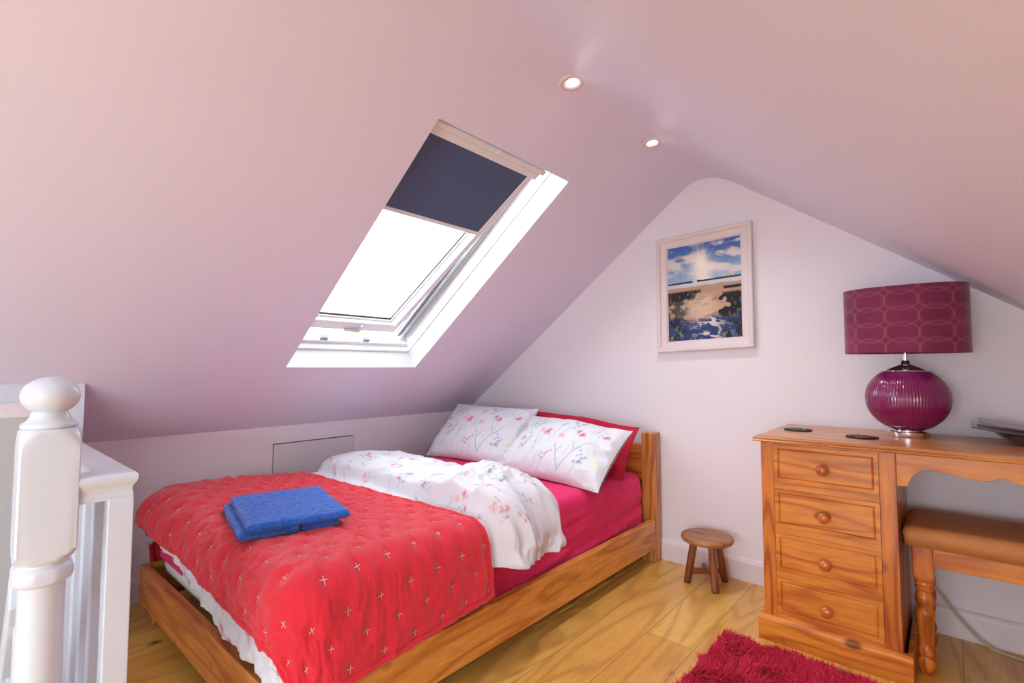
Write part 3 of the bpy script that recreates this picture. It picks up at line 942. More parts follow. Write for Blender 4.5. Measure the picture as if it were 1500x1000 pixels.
def pillow(name, label, bl, br, lean, w, h, T, mat, printed, seed, group, border=0.0, sag=0.0, drop=0.0):
    """bl, br: bottom corners on the bed; lean: slope angle of the face"""
    bl, br = Vector(bl), Vector(br)
    ux = (br - bl).normalized()
    hz = Vector((0, 0, 1)).cross(ux).normalized()            # horizontal, towards the headboard
    uy = hz * math.cos(lean) + Vector((0, 0, 1)) * math.sin(lean)
    un = ux.cross(uy)
    c0 = (bl + br) / 2 + uy * (h / 2)
    n, m = 250, 170
    s = np.linspace(-1, 1, n); t = np.linspace(-1, 1, m)
    Sg, Tg = np.meshgrid(s, t)
    # pinched sides, pointed corners
    px = Sg * w / 2 * (1 - .045 * (1 - Tg ** 2)); py = Tg * h / 2 * (1 - .07 * (1 - Sg ** 2) * 1.0)
    bs, bt = border / (w / 2), border / (h / 2)
    es = np.clip((1 - np.abs(Sg) - bs) / (1 - bs), 0, 1); et = np.clip((1 - np.abs(Tg) - bt) / (1 - bt), 0, 1)
    th = T * (1 - (1 - es) ** 2.6) ** .62 * (1 - (1 - et) ** 2.6) ** .62
    edge = np.minimum(es, et)
    wr = fbm(px * 5 + 3, py * 5, seed) * .016 * sstep(0, .25, edge)
    endw = ridge(px * 7 + py * 5, py * 13 - px * 2, seed + 3, 2) * .016 * (sstep(.45, .95, np.abs(Sg))) * sstep(0, .05, edge + .03)
    wr = wr + endw + ridge(px * 9, py * 4 + px * 3, seed + 9) * .006
    hem = .004 * fbm(px * 12, py * 12, seed + 5)
    tops = []
    for sgn in (1, -1):
        off = sgn * (th + .003) + (wr * (1 if sgn > 0 else .3)) * sstep(0, .08, edge) + hem
        off = off - sag * (np.abs(Sg) ** 2.5) * sstep(0, 1, Tg) - .02 * (Sg ** 2) * 0
        tops.append(off)
    P = [np.zeros((m, n, 3)) for _ in range(2)]
    for i, off in enumerate(tops):
        base = np.array(c0)[None, None]
        dz = -drop * sstep(-.2, 1, Sg) * sstep(-1, 1, Tg)
        P[i] = base + px[..., None] * np.array(ux) + (py + dz)[..., None] * np.array(uy) + off[..., None] * np.array(un)
        P[i][..., 2] = np.maximum(P[i][..., 2], bl.z + .0035)
    allP = np.concatenate([P[0], P[1][::-1]], 0)
    allP = np.concatenate([allP, allP[:1]], 0)
    col = None
    if printed:
        cv = Canvas(px, py, WHITE_C); pillow_print(cv, w, h, np.random.RandomState(3))
        back = np.ones_like(cv.C) * np.array(WHITE_C)
        col = np.concatenate([cv.C, back[::-1]], 0); col = np.concatenate([col, col[:1]], 0)
    o = grid(name, allP, mat, color=col)
    # close the two ends
    place(o, tuple((bl + br) / 2))
    tag(o, label, 'pillow', group)
    return o


pillow('pillow', 'crimson pillow peeking out behind the right white floral pillow by the headboard post', (-1.90, 2.30, .486), (-1.29, 2.27, .486), math.radians(56), .68, .355, .045, M_redpillow, False, 40, 'crimson pillows at the headboard', border=.035, sag=.0, drop=.045)
pillow('pillow', 'crimson pillow almost hidden behind the left white floral pillow near the sloping ceiling', (-2.54, 2.375, .486), (-1.95, 2.375, .486), math.radians(60), .60, .335, .045, M_redpillow, False, 50, 'crimson pillows at the headboard', border=.02)
pillow('pillow', 'white floral pillow leaning on the left, under the sloping ceiling by the knee wall', (-2.555, 2.10, .486), (-1.93, 2.13, .486), math.radians(47), .70, .435, .078, M_floral, True, 60, 'white floral pillows')
pillow('pillow', 'white floral pillow leaning on the right, nearest the headboard post and open floor', (-1.925, 2.055, .486), (-1.235, 1.985, .486), math.radians(42), .72, .42, .080, M_floral, True, 70, 'white floral pillows', drop=.035)

# ------------------------------------------------------------ duvet
nx, ny = 420, 420
uu = np.linspace(0, 1, nx); vv = np.linspace(0, 1, ny)
Ug, Vg = np.meshgrid(uu, vv)
# flat extents
Xl = -2.75; Xr_f = -1.12; Xr_h = -1.175
head = 1.80 - .13 * sstep(.45, 1, Ug) + .02 * np.sin(Ug * 9)
foot = .575 - .20 * Ug + .02 * np.sin(Ug * 7)
Yf = foot + (head - foot) * Vg
X = Xl + (Xr_f + (Xr_h - Xr_f) * Vg - Xl) * Ug
tY = Yf
lip = 1.335 + .03 * np.sin(Ug * 5) + .02 * fbm(Ug * 6, Ug * 0, 8)
flap = sstep(-.012, .030, tY - lip)
lift = lambda x, y: .030 * sstep(-2.0, -2.5, x) * sstep(1.25, .8, y)
body = .018 + lift(X, Yf) + flap * (.036 + .050 * np.sin(np.clip((tY - lip) / (head - lip), 0, 1) * PI) ** .8)
rnd_head = np.clip((head - tY) / .065, 0, 1)
body = body * np.sqrt(1 - (1 - rnd_head) ** 2 + 1e-6) + .001
body = body + .045 * flap * np.exp(-((Ug - .80) / .10) ** 2) * rnd_head - .012 * np.exp(-((Ug - .10) / .10) ** 2) * flap
w1 = ridge(X * 2.6 + Yf * 3.4, Yf * 6.5 - X * 2.5, 81, 3)
w2 = ridge(X * 8 + Yf * 2, Yf * 9, 85, 2)
rightness = sstep(.55, .9, Ug)
wr = (.018 * w1 + .008 * w2) * (.2 + .8 * flap) + rightness * flap * .026 * ridge(X * 9 - Yf * 3, Yf * 13 + X * 4, 91, 2)
P, hang = drape(X, Yf, body * 1.0 + wr * rnd_head, -2.60, -1.262, .612, 9, .06, MZ + .004, .06)
fold = sstep(0, .06, hang)
along = np.where(X > -1.3, Yf, X)
P2, _ = drape(X, Yf, body + wr * rnd_head + fold * (.012 * fbm(along * 16, hang * 5, 95) + .016 * ridge(along * 9, hang * 8, 96)), -2.60, -1.262, .612, 9, .06, MZ + .004, .06)
P2[..., 2] += .012 * fold * fbm(along * 9, along * 0 + 2, 99)
cum = lambda P, ax: np.concatenate([np.zeros_like(np.take(P[..., 0], [0], axis=ax)), np.cumsum(np.linalg.norm(np.diff(P, axis=ax), axis=-1), axis=ax)], axis=ax)
Psm = P2.copy()
for _ in range(6):
    Psm[1:-1] = (Psm[:-2] + Psm[1:-1] * 2 + Psm[2:]) / 4; Psm[:, 1:-1] = (Psm[:, :-2] + Psm[:, 1:-1] * 2 + Psm[:, 2:]) / 4
cvx = -2.75 + cum(Psm, 1); cvy = .40 + cum(Psm, 0)
cv = Canvas(cvx, cvy, WHITE_C)
rnd = np.random.RandomState(12)
for gx in range(16):
    for gy in range(16):
        x = -2.76 + gx * .118 + rnd.uniform(-.03, .03); y = .36 + gy * .11 + rnd.uniform(-.03, .03)
        sprig(cv, x, y, .055 + .04 * rnd.rand(), rnd.rand() * 6.28, rnd.randint(5), rnd)
o = grid('duvet', P2, M_floral, color=cv.C, solid=.012, offset=-1)
tag(place(o, (-1.92, 1.1, MZ)), 'white duvet with scattered wildflower print, folded back in the middle of the bed', 'duvet')

# ------------------------------------------------------------ red quilt
nx, ny = 520, 300
Ug, Vg = np.meshgrid(np.linspace(0, 1, nx), np.linspace(0, 1, ny))
q_fl = (-2.93, .600); q_fr = (-1.03, .468); q_hl = (-2.90, 1.245); q_hr = (-1.075, 1.285)
X = (1 - Vg) * ((1 - Ug) * q_fl[0] + Ug * q_fr[0]) + Vg * ((1 - Ug) * q_hl[0] + Ug * q_hr[0])
Yq = (1 - Vg) * ((1 - Ug) * q_fl[1] + Ug * q_fr[1]) + Vg * ((1 - Ug) * q_hl[1] + Ug * q_hr[1])
Lx, Ly = 1.88, .80
a_, b_ = Ug * Lx, Vg * Ly
DX, DY = .138, .104


def cross_pts():
    out = []
    j = 0
    y = .045
    while y < Ly - .02:
        x = .05 + (DX / 2 if j % 2 else 0)
        while x < Lx - .03:
            out.append((x, y)); x += DX
        y += DY / 2; j += 1
    return out


CP = cross_pts()
dmin = np.full(X.shape, 9.0)
for cx_, cy_ in CP:
    m = (np.abs(a_ - cx_) < .09) & (np.abs(b_ - cy_) < .09)
    dmin[m] = np.minimum(dmin[m], np.hypot((a_[m] - cx_) * .8, b_[m] - cy_))


def hq(a, b, d, X, Y):
    edge = np.minimum(np.minimum(a, Lx - a), np.minimum(b, Ly - b))
    h = .031 + lift(X, Y) + .0070 * (1 - np.exp(-(d / .016) ** 2))
    h = h + (.0060 * ridge(a * 6 + b * 2, b * 22, 31, 3) + .0032 * ridge(a * 22 + b * 12, b * 30 - a * 8, 35, 2)) * (1 - np.exp(-(d / .02) ** 2))
    h = h + .004 * fbm(a * 2.2, b * 2.6, 37, 2)
    # bound edge: a rounded welt 14 mm wide
    h = h - .007 * sstep(.026, .016, edge) + .006 * np.sqrt(np.clip(1 - ((edge - .008) / .009) ** 2, 0, 1))
    return h


def quilt_map(X, Y, a, b, d, extra=0.0):
    h = hq(a, b, d, X, Y) + extra
    P, hang = drape(X, Y, h, -2.60, -1.262, .612, 9, .07, MZ + .003, .13)
    f = sstep(0, .1, hang)
    al = np.where(X > -1.35, Y, X)
    P, hang = drape(X, Y, h + f * (.012 * fbm(al * 7, hang * 2, 44, 2)), -2.60, -1.262, .612, 9, .07, MZ + .003, .13)
    return P


P = quilt_map(X, Yq, a_, b_, dmin)
o = grid('quilt', P, M_red, solid=.010, offset=-1)
tag(place(o, (-1.92, .9, MZ)), 'red quilted throw stitched with small white crosses across the bed foot', 'quilt')
# crosses: four little threads each
pts = []; quads = []
rq = np.random.RandomState(5)


def quilt_point(a, b, extra):
    u, v = a / Lx, b / Ly
    x = (1 - v) * ((1 - u) * q_fl[0] + u * q_fr[0]) + v * ((1 - u) * q_hl[0] + u * q_hr[0])
    y = (1 - v) * ((1 - u) * q_fl[1] + u * q_fr[1]) + v * ((1 - u) * q_hl[1] + u * q_hr[1])
    c = min(CP, key=lambda c: (c[0] - a) ** 2 + (c[1] - b) ** 2)
    d = math.hypot((c[0] - a) * .8, c[1] - b)
    A1 = lambda q: np.array([q], float)
    return quilt_map(A1(x), A1(y), A1(a), A1(b), A1(d), extra)[0]


bm = BM()
for cx_, cy_ in CP:
    th0 = rq.uniform(-.15, .15) + PI / 4 * 0
    for k in range(2):
        a = th0 + k * PI / 2
        dx, dy = math.cos(a), math.sin(a); L_ = .0095
        line = []
        for t in (-1, -.33, .33, 1):
            line.append((quilt_point(cx_ + dx * L_ * t, cy_ + dy * L_ * t, .0012 + .001 * (1 - t * t)), quilt_point(cx_ + dx * L_ * t - dy * .0021, cy_ + dy * L_ * t + dx * .0021, .0012 + .001 * (1 - t * t))))
        vs = [(bm.verts.new(p), bm.verts.new(q)) for p, q in line]
        for i in range(3): bm.faces.new([vs[i][0], vs[i + 1][0], vs[i + 1][1], vs[i][1]])
bmesh.ops.solidify(bm, geom=bm.faces[:], thickness=.0008)
me = bpy.data.meshes.new('cross_stitching'); bm.to_mesh(me); bm.free()
WORLD[o.name] = Vector((-1.92, .9, MZ))
st_ = link(me, 'cross_stitching', M_thread, o, label='white cross stitches')
st_['kind'] = 'stuff'

# ------------------------------------------------------------ folded towel
T0 = Vector((-1.715, .655, 0))      # near foot corner
tz = MZ + .055
ex = Vector((-2.13 + 1.64, 1.08 - .98, 0))  # placeholder, replaced below
A_ = Vector((-1.635, .620)); B_ = Vector((-1.555, .925)); D_ = Vector((-2.06, .720)); C_ = Vector((-1.985, 1.035))


def towel_slab(zb, zt, inset, seed, shift=(0, 0), droop=0.0):
    n = 90; m = 90
    u, v = np.meshgrid(np.linspace(-1, 1, n), np.linspace(-1, 1, m))
    def surf(u, v):
        s = (u * (1 - inset) + 1) / 2; t = (v * (1 - inset) + 1) / 2
        x = (1 - s) * (1 - t) * A_.x + s * (1 - t) * B_.x + s * t * C_.x + (1 - s) * t * D_.x + shift[0]
        y = (1 - s) * (1 - t) * A_.y + s * (1 - t) * B_.y + s * t * C_.y + (1 - s) * t * D_.y + shift[1]
        return x, y
    x, y = surf(u, v)
    e = np.maximum(np.abs(u), np.abs(v)) ** 1
    eu = np.sqrt(np.clip(1 - np.clip((np.abs(u) - .88) / .12, 0, 1) ** 2, 0, 1)) * np.sqrt(np.clip(1 - np.clip((np.abs(v) - .90) / .10, 0, 1) ** 2, 0, 1))
    mid = (zb + zt) / 2; half = (zt - zb) / 2
    nz = .004 * fbm(x * 9, y * 9, seed) + .0035 * fbm(x * 90, y * 90, seed + 1, 2) + .003 * ridge(x * 4 + y * 14, y * 3, seed + 2, 2)
    sl = droop * ((u + 1) / 2)
    eu = eu ** .8
    top = np.stack([x, y, mid + half * eu + nz * eu + sl * .0], -1)
    bot = np.stack([x, y, mid - half * eu + 0 * x], -1)
    top[..., :2] += (.003 * fbm(x * 60 + 9, y * 60, seed + 7, 2) * (1 - eu))[..., None]
    return np.concatenate([top, bot[::-1], top[:1]], 0)


def quad_slab_mesh(Ps):
    vs = []; fs = []; base = 0
    for P in Ps:
        ny, nx = P.shape[:2]
        idx = np.arange(ny * nx).reshape(ny, nx) + base
        q = np.stack([idx[:-1, :-1], idx[:-1, 1:], idx[1:, 1:], idx[1:, :-1]], -1).reshape(-1, 4)
        vs.append(P.reshape(-1, 3)); fs.append(q); base += ny * nx
    return np.concatenate(vs), np.concatenate(fs)


slabs = [towel_slab(tz - .014, tz + .015, .02, 201, (-.010, -.016)), towel_slab(tz + .010, tz + .038, .0, 211, (.004, .008))]
vs, fs = quad_slab_mesh(slabs)
me = bpy.data.meshes.new('towel'); me.from_pydata(vs.tolist(), [], fs.tolist()); me.update()
me.polygons.foreach_set('use_smooth', [True] * len(me.polygons))
tw = link(me, 'towel', M_towel)
place(tw, (-1.85, .87, tz)); WORLD[tw.name] = Vector((-1.85, .87, tz))
tag(tw, 'blue terry towel folded into a rectangle lying on the red quilt', 'towel')
# woven tab on the near edge
dr = (B_ - A_).normalized(); nn = Vector((dr.y, -dr.x))
pc_ = A_ + dr * .145 + nn * .002
bm = BM()
prof_t = []
for k in range(9):
    a = -PI / 2 + PI * k / 8
    prof_t.append((.008 * math.cos(a), .013 * math.sin(a)))
vsr = []
for (o1, z1) in prof_t:
    row = [bm.verts.new((pc_.x + nn.x * o1 + dr.x * w_, pc_.y + nn.y * o1 + dr.y * w_, tz + .004 + z1)) for w_ in (-.013, .013)]
    vsr.append(row)
for i in range(8): bm.faces.new([vsr[i][0], vsr[i][1], vsr[i + 1][1], vsr[i + 1][0]])
bmesh.ops.solidify(bm, geom=bm.faces[:], thickness=.002)
obj('woven_tab', bm, M_towelband, tw, smooth=True, label='smooth lighter blue woven tab')

# ------------------------------------------------------------ little stool
stl = thing('stool', 'small round dark wooden three legged stool between the bed and the chest', 'stool', (-.92, 2.50, 0))
sc_ = Vector((-.925, 2.505, 0))
bm = BM(); turned(bm, [(.100, .210), (.116, .213), (.121, .220), (.122, .228), (.119, .235), (.108, .238), (.05, .2365), (.002, .236)], tuple(sc_), 56)
obj('seat', bm, M_stooltop, stl, smooth=True, angle=60)
feet = [Vector((-.866, 2.440, 0)), Vector((-1.012, 2.468, 0)), Vector((-.876, 2.598, 0))]
for f in feet:
    top = sc_ + (f - sc_) * .62 + Vector((0, 0, .211))
    bm = BM()
    n = 8
    r0, r1 = .0185, .0165
    A1 = []; B1 = []
    for k in range(n):
        a = 2 * PI * (k + .5) / n
        q = Vector((math.cos(a), math.sin(a), 0))
        A1.append(bm.verts.new(f + q * r0 + Vector((0, 0, .006)))); B1.append(bm.verts.new(top + q * r1 * 1.15))
    bm.faces.new(A1[::-1]); bm.faces.new(B1)
    for k in range(n): bm.faces.new([A1[k], A1[(k + 1) % n], B1[(k + 1) % n], B1[k]])
    lg = obj('leg', bm, M_stool, stl, bevel=.002)
    bm = BM(); turned(bm, [(.016, 0), (.016, .007)], tuple(f), 10)
    obj('foot_pad', bm, M_black, lg, label='black foot pad')


def bar(bm, p, q, w, h):
    p, q = Vector(p), Vector(q); d = (q - p).normalized(); n = Vector((-d.y, d.x, 0)).normalized() * w / 2
    vs = []
    for z in (-h / 2, h / 2):
        for c in (p - n, q - n, q + n, p + n): vs.append(bm.verts.new(c + Vector((0, 0, z))))
    for f in [(0, 3, 2, 1), (4, 5, 6, 7), (0, 1, 5, 4), (1, 2, 6, 5), (2, 3, 7, 6), (3, 0, 4, 7)]: bm.faces.new([vs[i] for i in f])


L = lambda f, z: sc_ + (f - sc_) * (1 - .38 * z / .211) + Vector((0, 0, z))
bm = BM(); bar(bm, L(feet[1], .055), L(feet[2], .055), .016, .028)
obj('stretcher', bm, M_stool, stl, bevel=.002)
mid = (L(feet[1], .068) + L(feet[2], .068)) / 2
fr_ = L(feet[0], .068)
bm = BM(); bar(bm, fr_, mid + (mid - fr_) * .35, .018, .022)
obj('stretcher', bm, M_stool, stl, bevel=.002)

# ------------------------------------------------------------ dressing table
desk = thing('dressing_table', 'antique pine dressing table with four drawer pedestal and scalloped apron', 'dressing table', (-.36, 2.42, 0))
CY, BYK = 2.18, 2.655
MIR = .113


def pedestal(mir):
    X_ = (lambda x: 2 * MIR - x) if mir else (lambda x: x)
    def bx(bm, x0, x1, *r):
        a, b = sorted((X_(x0), X_(x1))); return box(bm, a, b, *r)
    bm = BM()
    bx(bm, -.583, -.537, CY, CY + .022, .092, .768)
    bx(bm, -.200, -.152, CY, CY + .022, .092, .768)
    obj('front_stile', bm, M_desk_z, desk, bevel=.0015)
    bm = BM()
    for z0, z1 in [(.757, .768), (.585, .612), (.415, .440), (.245, .268), (.092, .106)]:
        bx(bm, -.537, -.200, CY + .0005, CY + .022, z0, z1)
    obj('drawer_divider', bm, M_desk_x, desk, bevel=.001)
    bm = BM(); bx(bm, -.583, -.565, CY + .022, BYK, .02, .768)
    obj('side_panel', bm, M_desk_z, desk)
    bm = BM(); bx(bm, -.170, -.152, CY + .022, BYK, .02, .768)
    obj('side_panel', bm, M_desk_z, desk)
    bm = BM(); bx(bm, -.565, -.170, BYK - .012, BYK, .02, .768)
    obj('back_panel', bm, M_desk_z, desk)
    bm = BM()
    a, b = sorted((X_(-.601), X_(-.124)))
    pr = [(CY - .024, 0), (CY - .024, .080), (CY - .020, .088), (CY - .010, .093), (CY + .010, .093), (CY + .010, 0)]
    prism(bm, pr, a, b, 'x')
    for xe in (-.601, -.140):
        bx(bm, xe, xe + .016, CY + .010, BYK, 0, .09)
    obj('plinth', bm, M_desk_x, desk)
    for z0, z1 in [(.6125, .7565), (.4405, .5845), (.2685, .4145), (.1065, .2445)]:
        bm = BM()
        a, b = sorted((X_(-.5362), X_(-.2008)))
        y0 = CY - .001
        box(bm, a, b, y0, y0 + .020, z0, z1)
        bm.normal_update(); bm.faces.ensure_lookup_table()
        ff = [f for f in bm.faces if abs(f.calc_center_median().y - y0) < 1e-6]
        r = bmesh.ops.inset_region(bm, faces=ff, thickness=.0195, depth=0)
        r = bmesh.ops.inset_region(bm, faces=ff, thickness=.0035, depth=-.0045)
        r = bmesh.ops.inset_region(bm, faces=ff, thickness=.006, depth=.0045)
        dw = obj('drawer', bm, M_desk_x, desk)
        zc = (z0 + z1) / 2 - .006; xm = X_(-.368)
        bm = BM()
        tl = Matrix.Rotation(PI / 2, 3, 'X')
        kp = [(.011, -.002), (.009, .006), (.0085, .010), (.014, .014), (.0195, .020), (.0205, .026), (.0185, .032), (.012, .0365), (.004, .038), (.0005, .0383)]
        turned(bm, kp, (xm, y0 - .002, zc), 32, tilt=tl)
        obj('knob', bm, M_knob, dw, smooth=True, angle=60)


pedestal(False); pedestal(True)
# top with an ogee edge
bm = BM()
tp = [(.0, .7685), (-.010, .769), (-.014, .773), (-.010, .778), (-.012, .782), (-.002, .7895), (.008, .791)]
path_in = (-.589, 2 * MIR + .589)
x0, x1 = path_in
yb = 2.664; yf = 2.148
rings = []
for dx, z in tp:
    rings.append([bm.verts.new(p) for p in [(x0 + dx, yf + dx, z), (x1 - dx, yf + dx, z), (x1 - dx, yb, z), (x0 + dx, yb, z)]])
for i in range(len(rings) - 1):
    for k in range(4): bm.faces.new([rings[i][k], rings[i][(k + 1) % 4], rings[i + 1][(k + 1) % 4], rings[i + 1][k]])
bm.faces.new(rings[0][::-1]); bm.faces.new(rings[-1])
obj('table_top', bm, M_desk_top, desk)
ap = [(-.152, .768), (-.152, .652), (-.122, .653), (-.118, .668), (-.108, .690), (-.092, .707), (-.072, .7165), (-.050, .7165), (-.025, .712), (.010, .704), (.040, .6995), (.068, .6985), (.085, .7015), (.099, .709), (.113, .7165)]
apm = [(2 * MIR - x, z) for x, z in ap[::-1]]
bm = BM(); prism(bm, ap + apm[1:], CY + .006, CY + .024, 'y')
obj('apron', bm, M_desk_x, desk, bevel=.0015)

# ------------------------------------------------------------ lamp
LX, LY, LZ = -.131, 2.50, .791
lamp = thing('table_lamp', 'plum table lamp with ribbed round glass base and wide oval shade', 'lamp', (LX, LY, LZ))
bm = BM(); turned(bm, [(.058, 0), (.066, .001), (.067, .004), (.067, .020), (.064, .023), (.050, .024), (.05, .026)], (LX, LY, LZ), 56)
obj('base_plate', bm, M_chrome, lamp, smooth=True, label='round chrome base plate')
RB = .1325; CZ = .938
pf = []
for k in range(49):
    a = math.radians(-70 + 128 * k / 48)
    pf.append((RB * math.cos(a), CZ + .128 * math.sin(a) - LZ))
bm = BM(); turned(bm, pf, (LX, LY, LZ), 336, ribs=84, ribamp=.022)
obj('glass_body', bm, M_lampglass, lamp, smooth=True, angle=80, label='ribbed magenta glass body')
ztop = pf[-1][1]
bm = BM(); turned(bm, [(pf[-1][0] + .003, ztop - .003), (pf[-1][0] + .002, ztop + .001), (.055, ztop + .010), (.030, ztop + .020), (.016, ztop + .026), (.014, ztop + .036), (.009, ztop + .042), (.009, ztop + .115)], (LX, LY, LZ), 48)
obj('neck', bm, M_chrome, lamp, smooth=True, label='chrome neck')
# oval shade
n = 640; m = 130
th = np.linspace(0, 2 * PI, n, endpoint=False); zz = np.linspace(1.116, 1.373, m)
TH, ZZ = np.meshgrid(th, zz)
sa_, sb_ = .194, .118
sup = lambda c, e: np.sign(c) * np.abs(c) ** e
PX = LX + sa_ * sup(np.cos(TH), .86); PY = LY + sb_ * sup(np.sin(TH), .86)
arcl = np.concatenate([[0], np.cumsum(np.hypot(np.diff(PX[0]), np.diff(PY[0])))])
per = arcl[-1] + math.hypot(PX[0, -1] - PX[0, 0], PY[0, -1] - PY[0, 0])
k_ = round(per / .105); cw = per / k_; ch = .062
AL = arcl[None, :] + ZZ * 0
z_ = ZZ - 1.116
base_c = np.array(S(124, 38, 76)); mott = fbm(AL * 14, ZZ * 14, 301)[..., None]
cc = base_c * (1 + .32 * mott)
line_m = np.zeros_like(ZZ)
for sh in (0,):
    lx = (AL / cw + sh) % 1 - .5; lz = (z_ / ch + .25) % 1 - .5
    for ox in (-1, 0, 1):
        for oz in (-1, 0, 1):
            for (ra, rb) in ((.53, .66), (.49, .58)):
                d = np.abs(np.sqrt(((lx + ox) / ra) ** 2 + ((lz + oz) / rb) ** 2) - 1) * .05
                line_m = np.maximum(line_m, np.exp(-(d / .0010) ** 2))
cc = cc + line_m[..., None] * (np.array(S(176, 104, 110)) - cc) * .6
tp_ = np.stack([PX, PY, ZZ], -1)
o = grid('lamp_shade', tp_, M_shade, lamp, color=cc, wrap=True, solid=.003, offset=1)
bm = BM()
for ang in (0, PI / 2, PI, 1.5 * PI):
    ra = sa_ if abs(math.cos(ang)) > .5 else sb_
    tube(bm, [(LX, LY, 1.16), (LX + math.cos(ang) * (ra - .004), LY + math.sin(ang) * (ra - .004), 1.16)], .002, 6)
turned(bm, [(.016, -.03), (.016, .03), (.002, .031)], (LX, LY, 1.16), 20)
obj('shade_carrier', bm, M_chrome, lamp, label='metal shade ring')

# ------------------------------------------------------------ coasters
def coaster(x, y, r, cols, lab, seed):
    rnd = np.random.RandomState(seed)
    n = 120; m = 26
    rr = np.concatenate([np.linspace(0.0005, r * .97, m - 3), [r, r, r * .96]])
    hz_ = np.concatenate([np.full(m - 3, .005), [.004, .0008, .0]])
    thv = np.linspace(0, 2 * PI, n, endpoint=False)
    T_, R_ = np.meshgrid(thv, rr)
    P = np.stack([x + R_ * np.cos(T_), y + R_ * np.sin(T_), .791 + hz_[:, None] + 0 * R_], -1)
    cv = Canvas(R_ * np.cos(T_), R_ * np.sin(T_), cols[0])
    for k in range(26):
        a = rnd.rand() * 6.28; q = r * .75 * math.sqrt(rnd.rand())
        cv.blob(math.cos(a) * q, math.sin(a) * q, r * .15, r * .1, rnd.rand() * 3, cols[1 + k % (len(cols) - 1)], .9)
    cv.mix(sstep(.86 * r, .9 * r, R_), cols[0])
    o = grid('coaster', P, vcol('coaster_print', .7, 0), color=cv.C, wrap=True)
    tag(place(o, (x, y, .791)), lab, 'coaster', 'round coasters on the dressing table')


coaster(-.498, 2.425, .053, [S(40, 52, 46), S(120, 140, 120), S(170, 170, 150), S(70, 96, 80)], 'round dark green patterned coaster at the left end of the dressing table', 1)
coaster(-.262, 2.335, .053, [S(50, 24, 34), S(190, 90, 100), S(214, 180, 170), S(140, 40, 60)], 'round dark red patterned coaster in front of the lamp base', 2)

# ------------------------------------------------------------ glass dish and plate
M_dish = newmat('smoky_glass')
m_, nt_, p_ = M_dish
p_.inputs['Base Color'].default_value = (*S(190, 186, 180), 1); p_.inputs['Transmission Weight'].default_value = .85; p_.inputs['Roughness'].default_value = .05; p_.inputs['IOR'].default_value = 1.45
M_dish = m_
M_dkglass = plain('dark_edge_glass', S(44, 42, 44), .12, coat=.5)
DXc, DYc = .235, 2.50
bm = BM(); turned(bm, [(.03, .0), (.045, .001), (.085, .011), (.115, .029), (.122, .035), (.118, .036), (.083, .016), (.04, .005), (.002, .004)], (DXc, DYc, .791), 56)
o = obj('glass_bowl', bm, M_dish, None, smooth=True, angle=60); tag(place(o, (DXc, DYc, .791)), 'shallow clear smoky glass bowl under the plates on the dressing table', 'bowl')


def bent_plate(name, w, d, z0, rise, th, mat, lab, rot=0.0, dx=0, dy=0, tilt=0.0):
    n = 48
    u, v = np.meshgrid(np.linspace(-1, 1, n), np.linspace(-1, 1, n))
    z = z0 + rise * (u ** 2) * .8 + .001 * np.sin(v * 3) + tilt * u
    x = u * w; y = v * d
    c, s = math.cos(rot), math.sin(rot)
    P = np.stack([DXc + dx + x * c - y * s, DYc + dy + x * s + y * c, z], -1)
    o = grid(name, P, mat, solid=th, offset=1)
    tag(place(o, (DXc + dx, DYc + dy, z0)), lab, 'plate', 'glass plates on the dressing table')


bent_plate('glass_plate', .185, .105, .829, .022, .005, M_dkglass, 'dark curved glass plate with black edge on top of the bowl', tilt=-.002)
m2_, nt_, p_ = newmat('mauve_smoky_glass')
nz_ = nt_.nodes.new('ShaderNodeTexNoise'); nz_.inputs['Scale'].default_value = 22
rp_ = nt_.nodes.new('ShaderNodeValToRGB'); rp_.color_ramp.elements[0].color = (*S(120, 92, 98), 1); rp_.color_ramp.elements[1].color = (*S(214, 190, 192), 1)
tcn = nt_.nodes.new('ShaderNodeTexCoord'); nt_.links.new(tcn.outputs['Object'], nz_.inputs['Vector']); nt_.links.new(nz_.outputs['Fac'], rp_.inputs[0]); nt_.links.new(rp_.outputs[0], p_.inputs['Base Color'])
p_.inputs['Roughness'].default_value = .2; p_.inputs['Transmission Weight'].default_value = .3
bent_plate('glass_plate', .165, .09, .840, .026, .004, m2_, 'mottled mauve glass plate topmost of the stack by the lamp', dx=.005, dy=.055, tilt=-.002)

# ------------------------------------------------------------ upholstered bench
bench = thing('dressing_stool', 'pine dressing stool with tan padded seat and turned legs', 'stool', (.113, 2.40, 0))
SX0, SX1, SY0, SY1 = -.146, 2 * MIR + .146, 2.235, 2.56
n, m = 120, 80
u, v = np.meshgrid(np.linspace(-1, 1, n), np.linspace(-1, 1, m))
su = lambda t: np.sign(t) * (1 - (1 - np.abs(t)) ** 1.0)
hw, hd = (SX1 - SX0) / 2, (SY1 - SY0) / 2
k_ = .10
eu = np.clip((np.abs(u) - (1 - k_)) / k_, 0, 1); ev = np.clip((np.abs(v) - (1 - k_ * 1.6)) / (k_ * 1.6), 0, 1)
rr = np.clip(np.sqrt(eu ** 2 + ev ** 2), 0, 1)
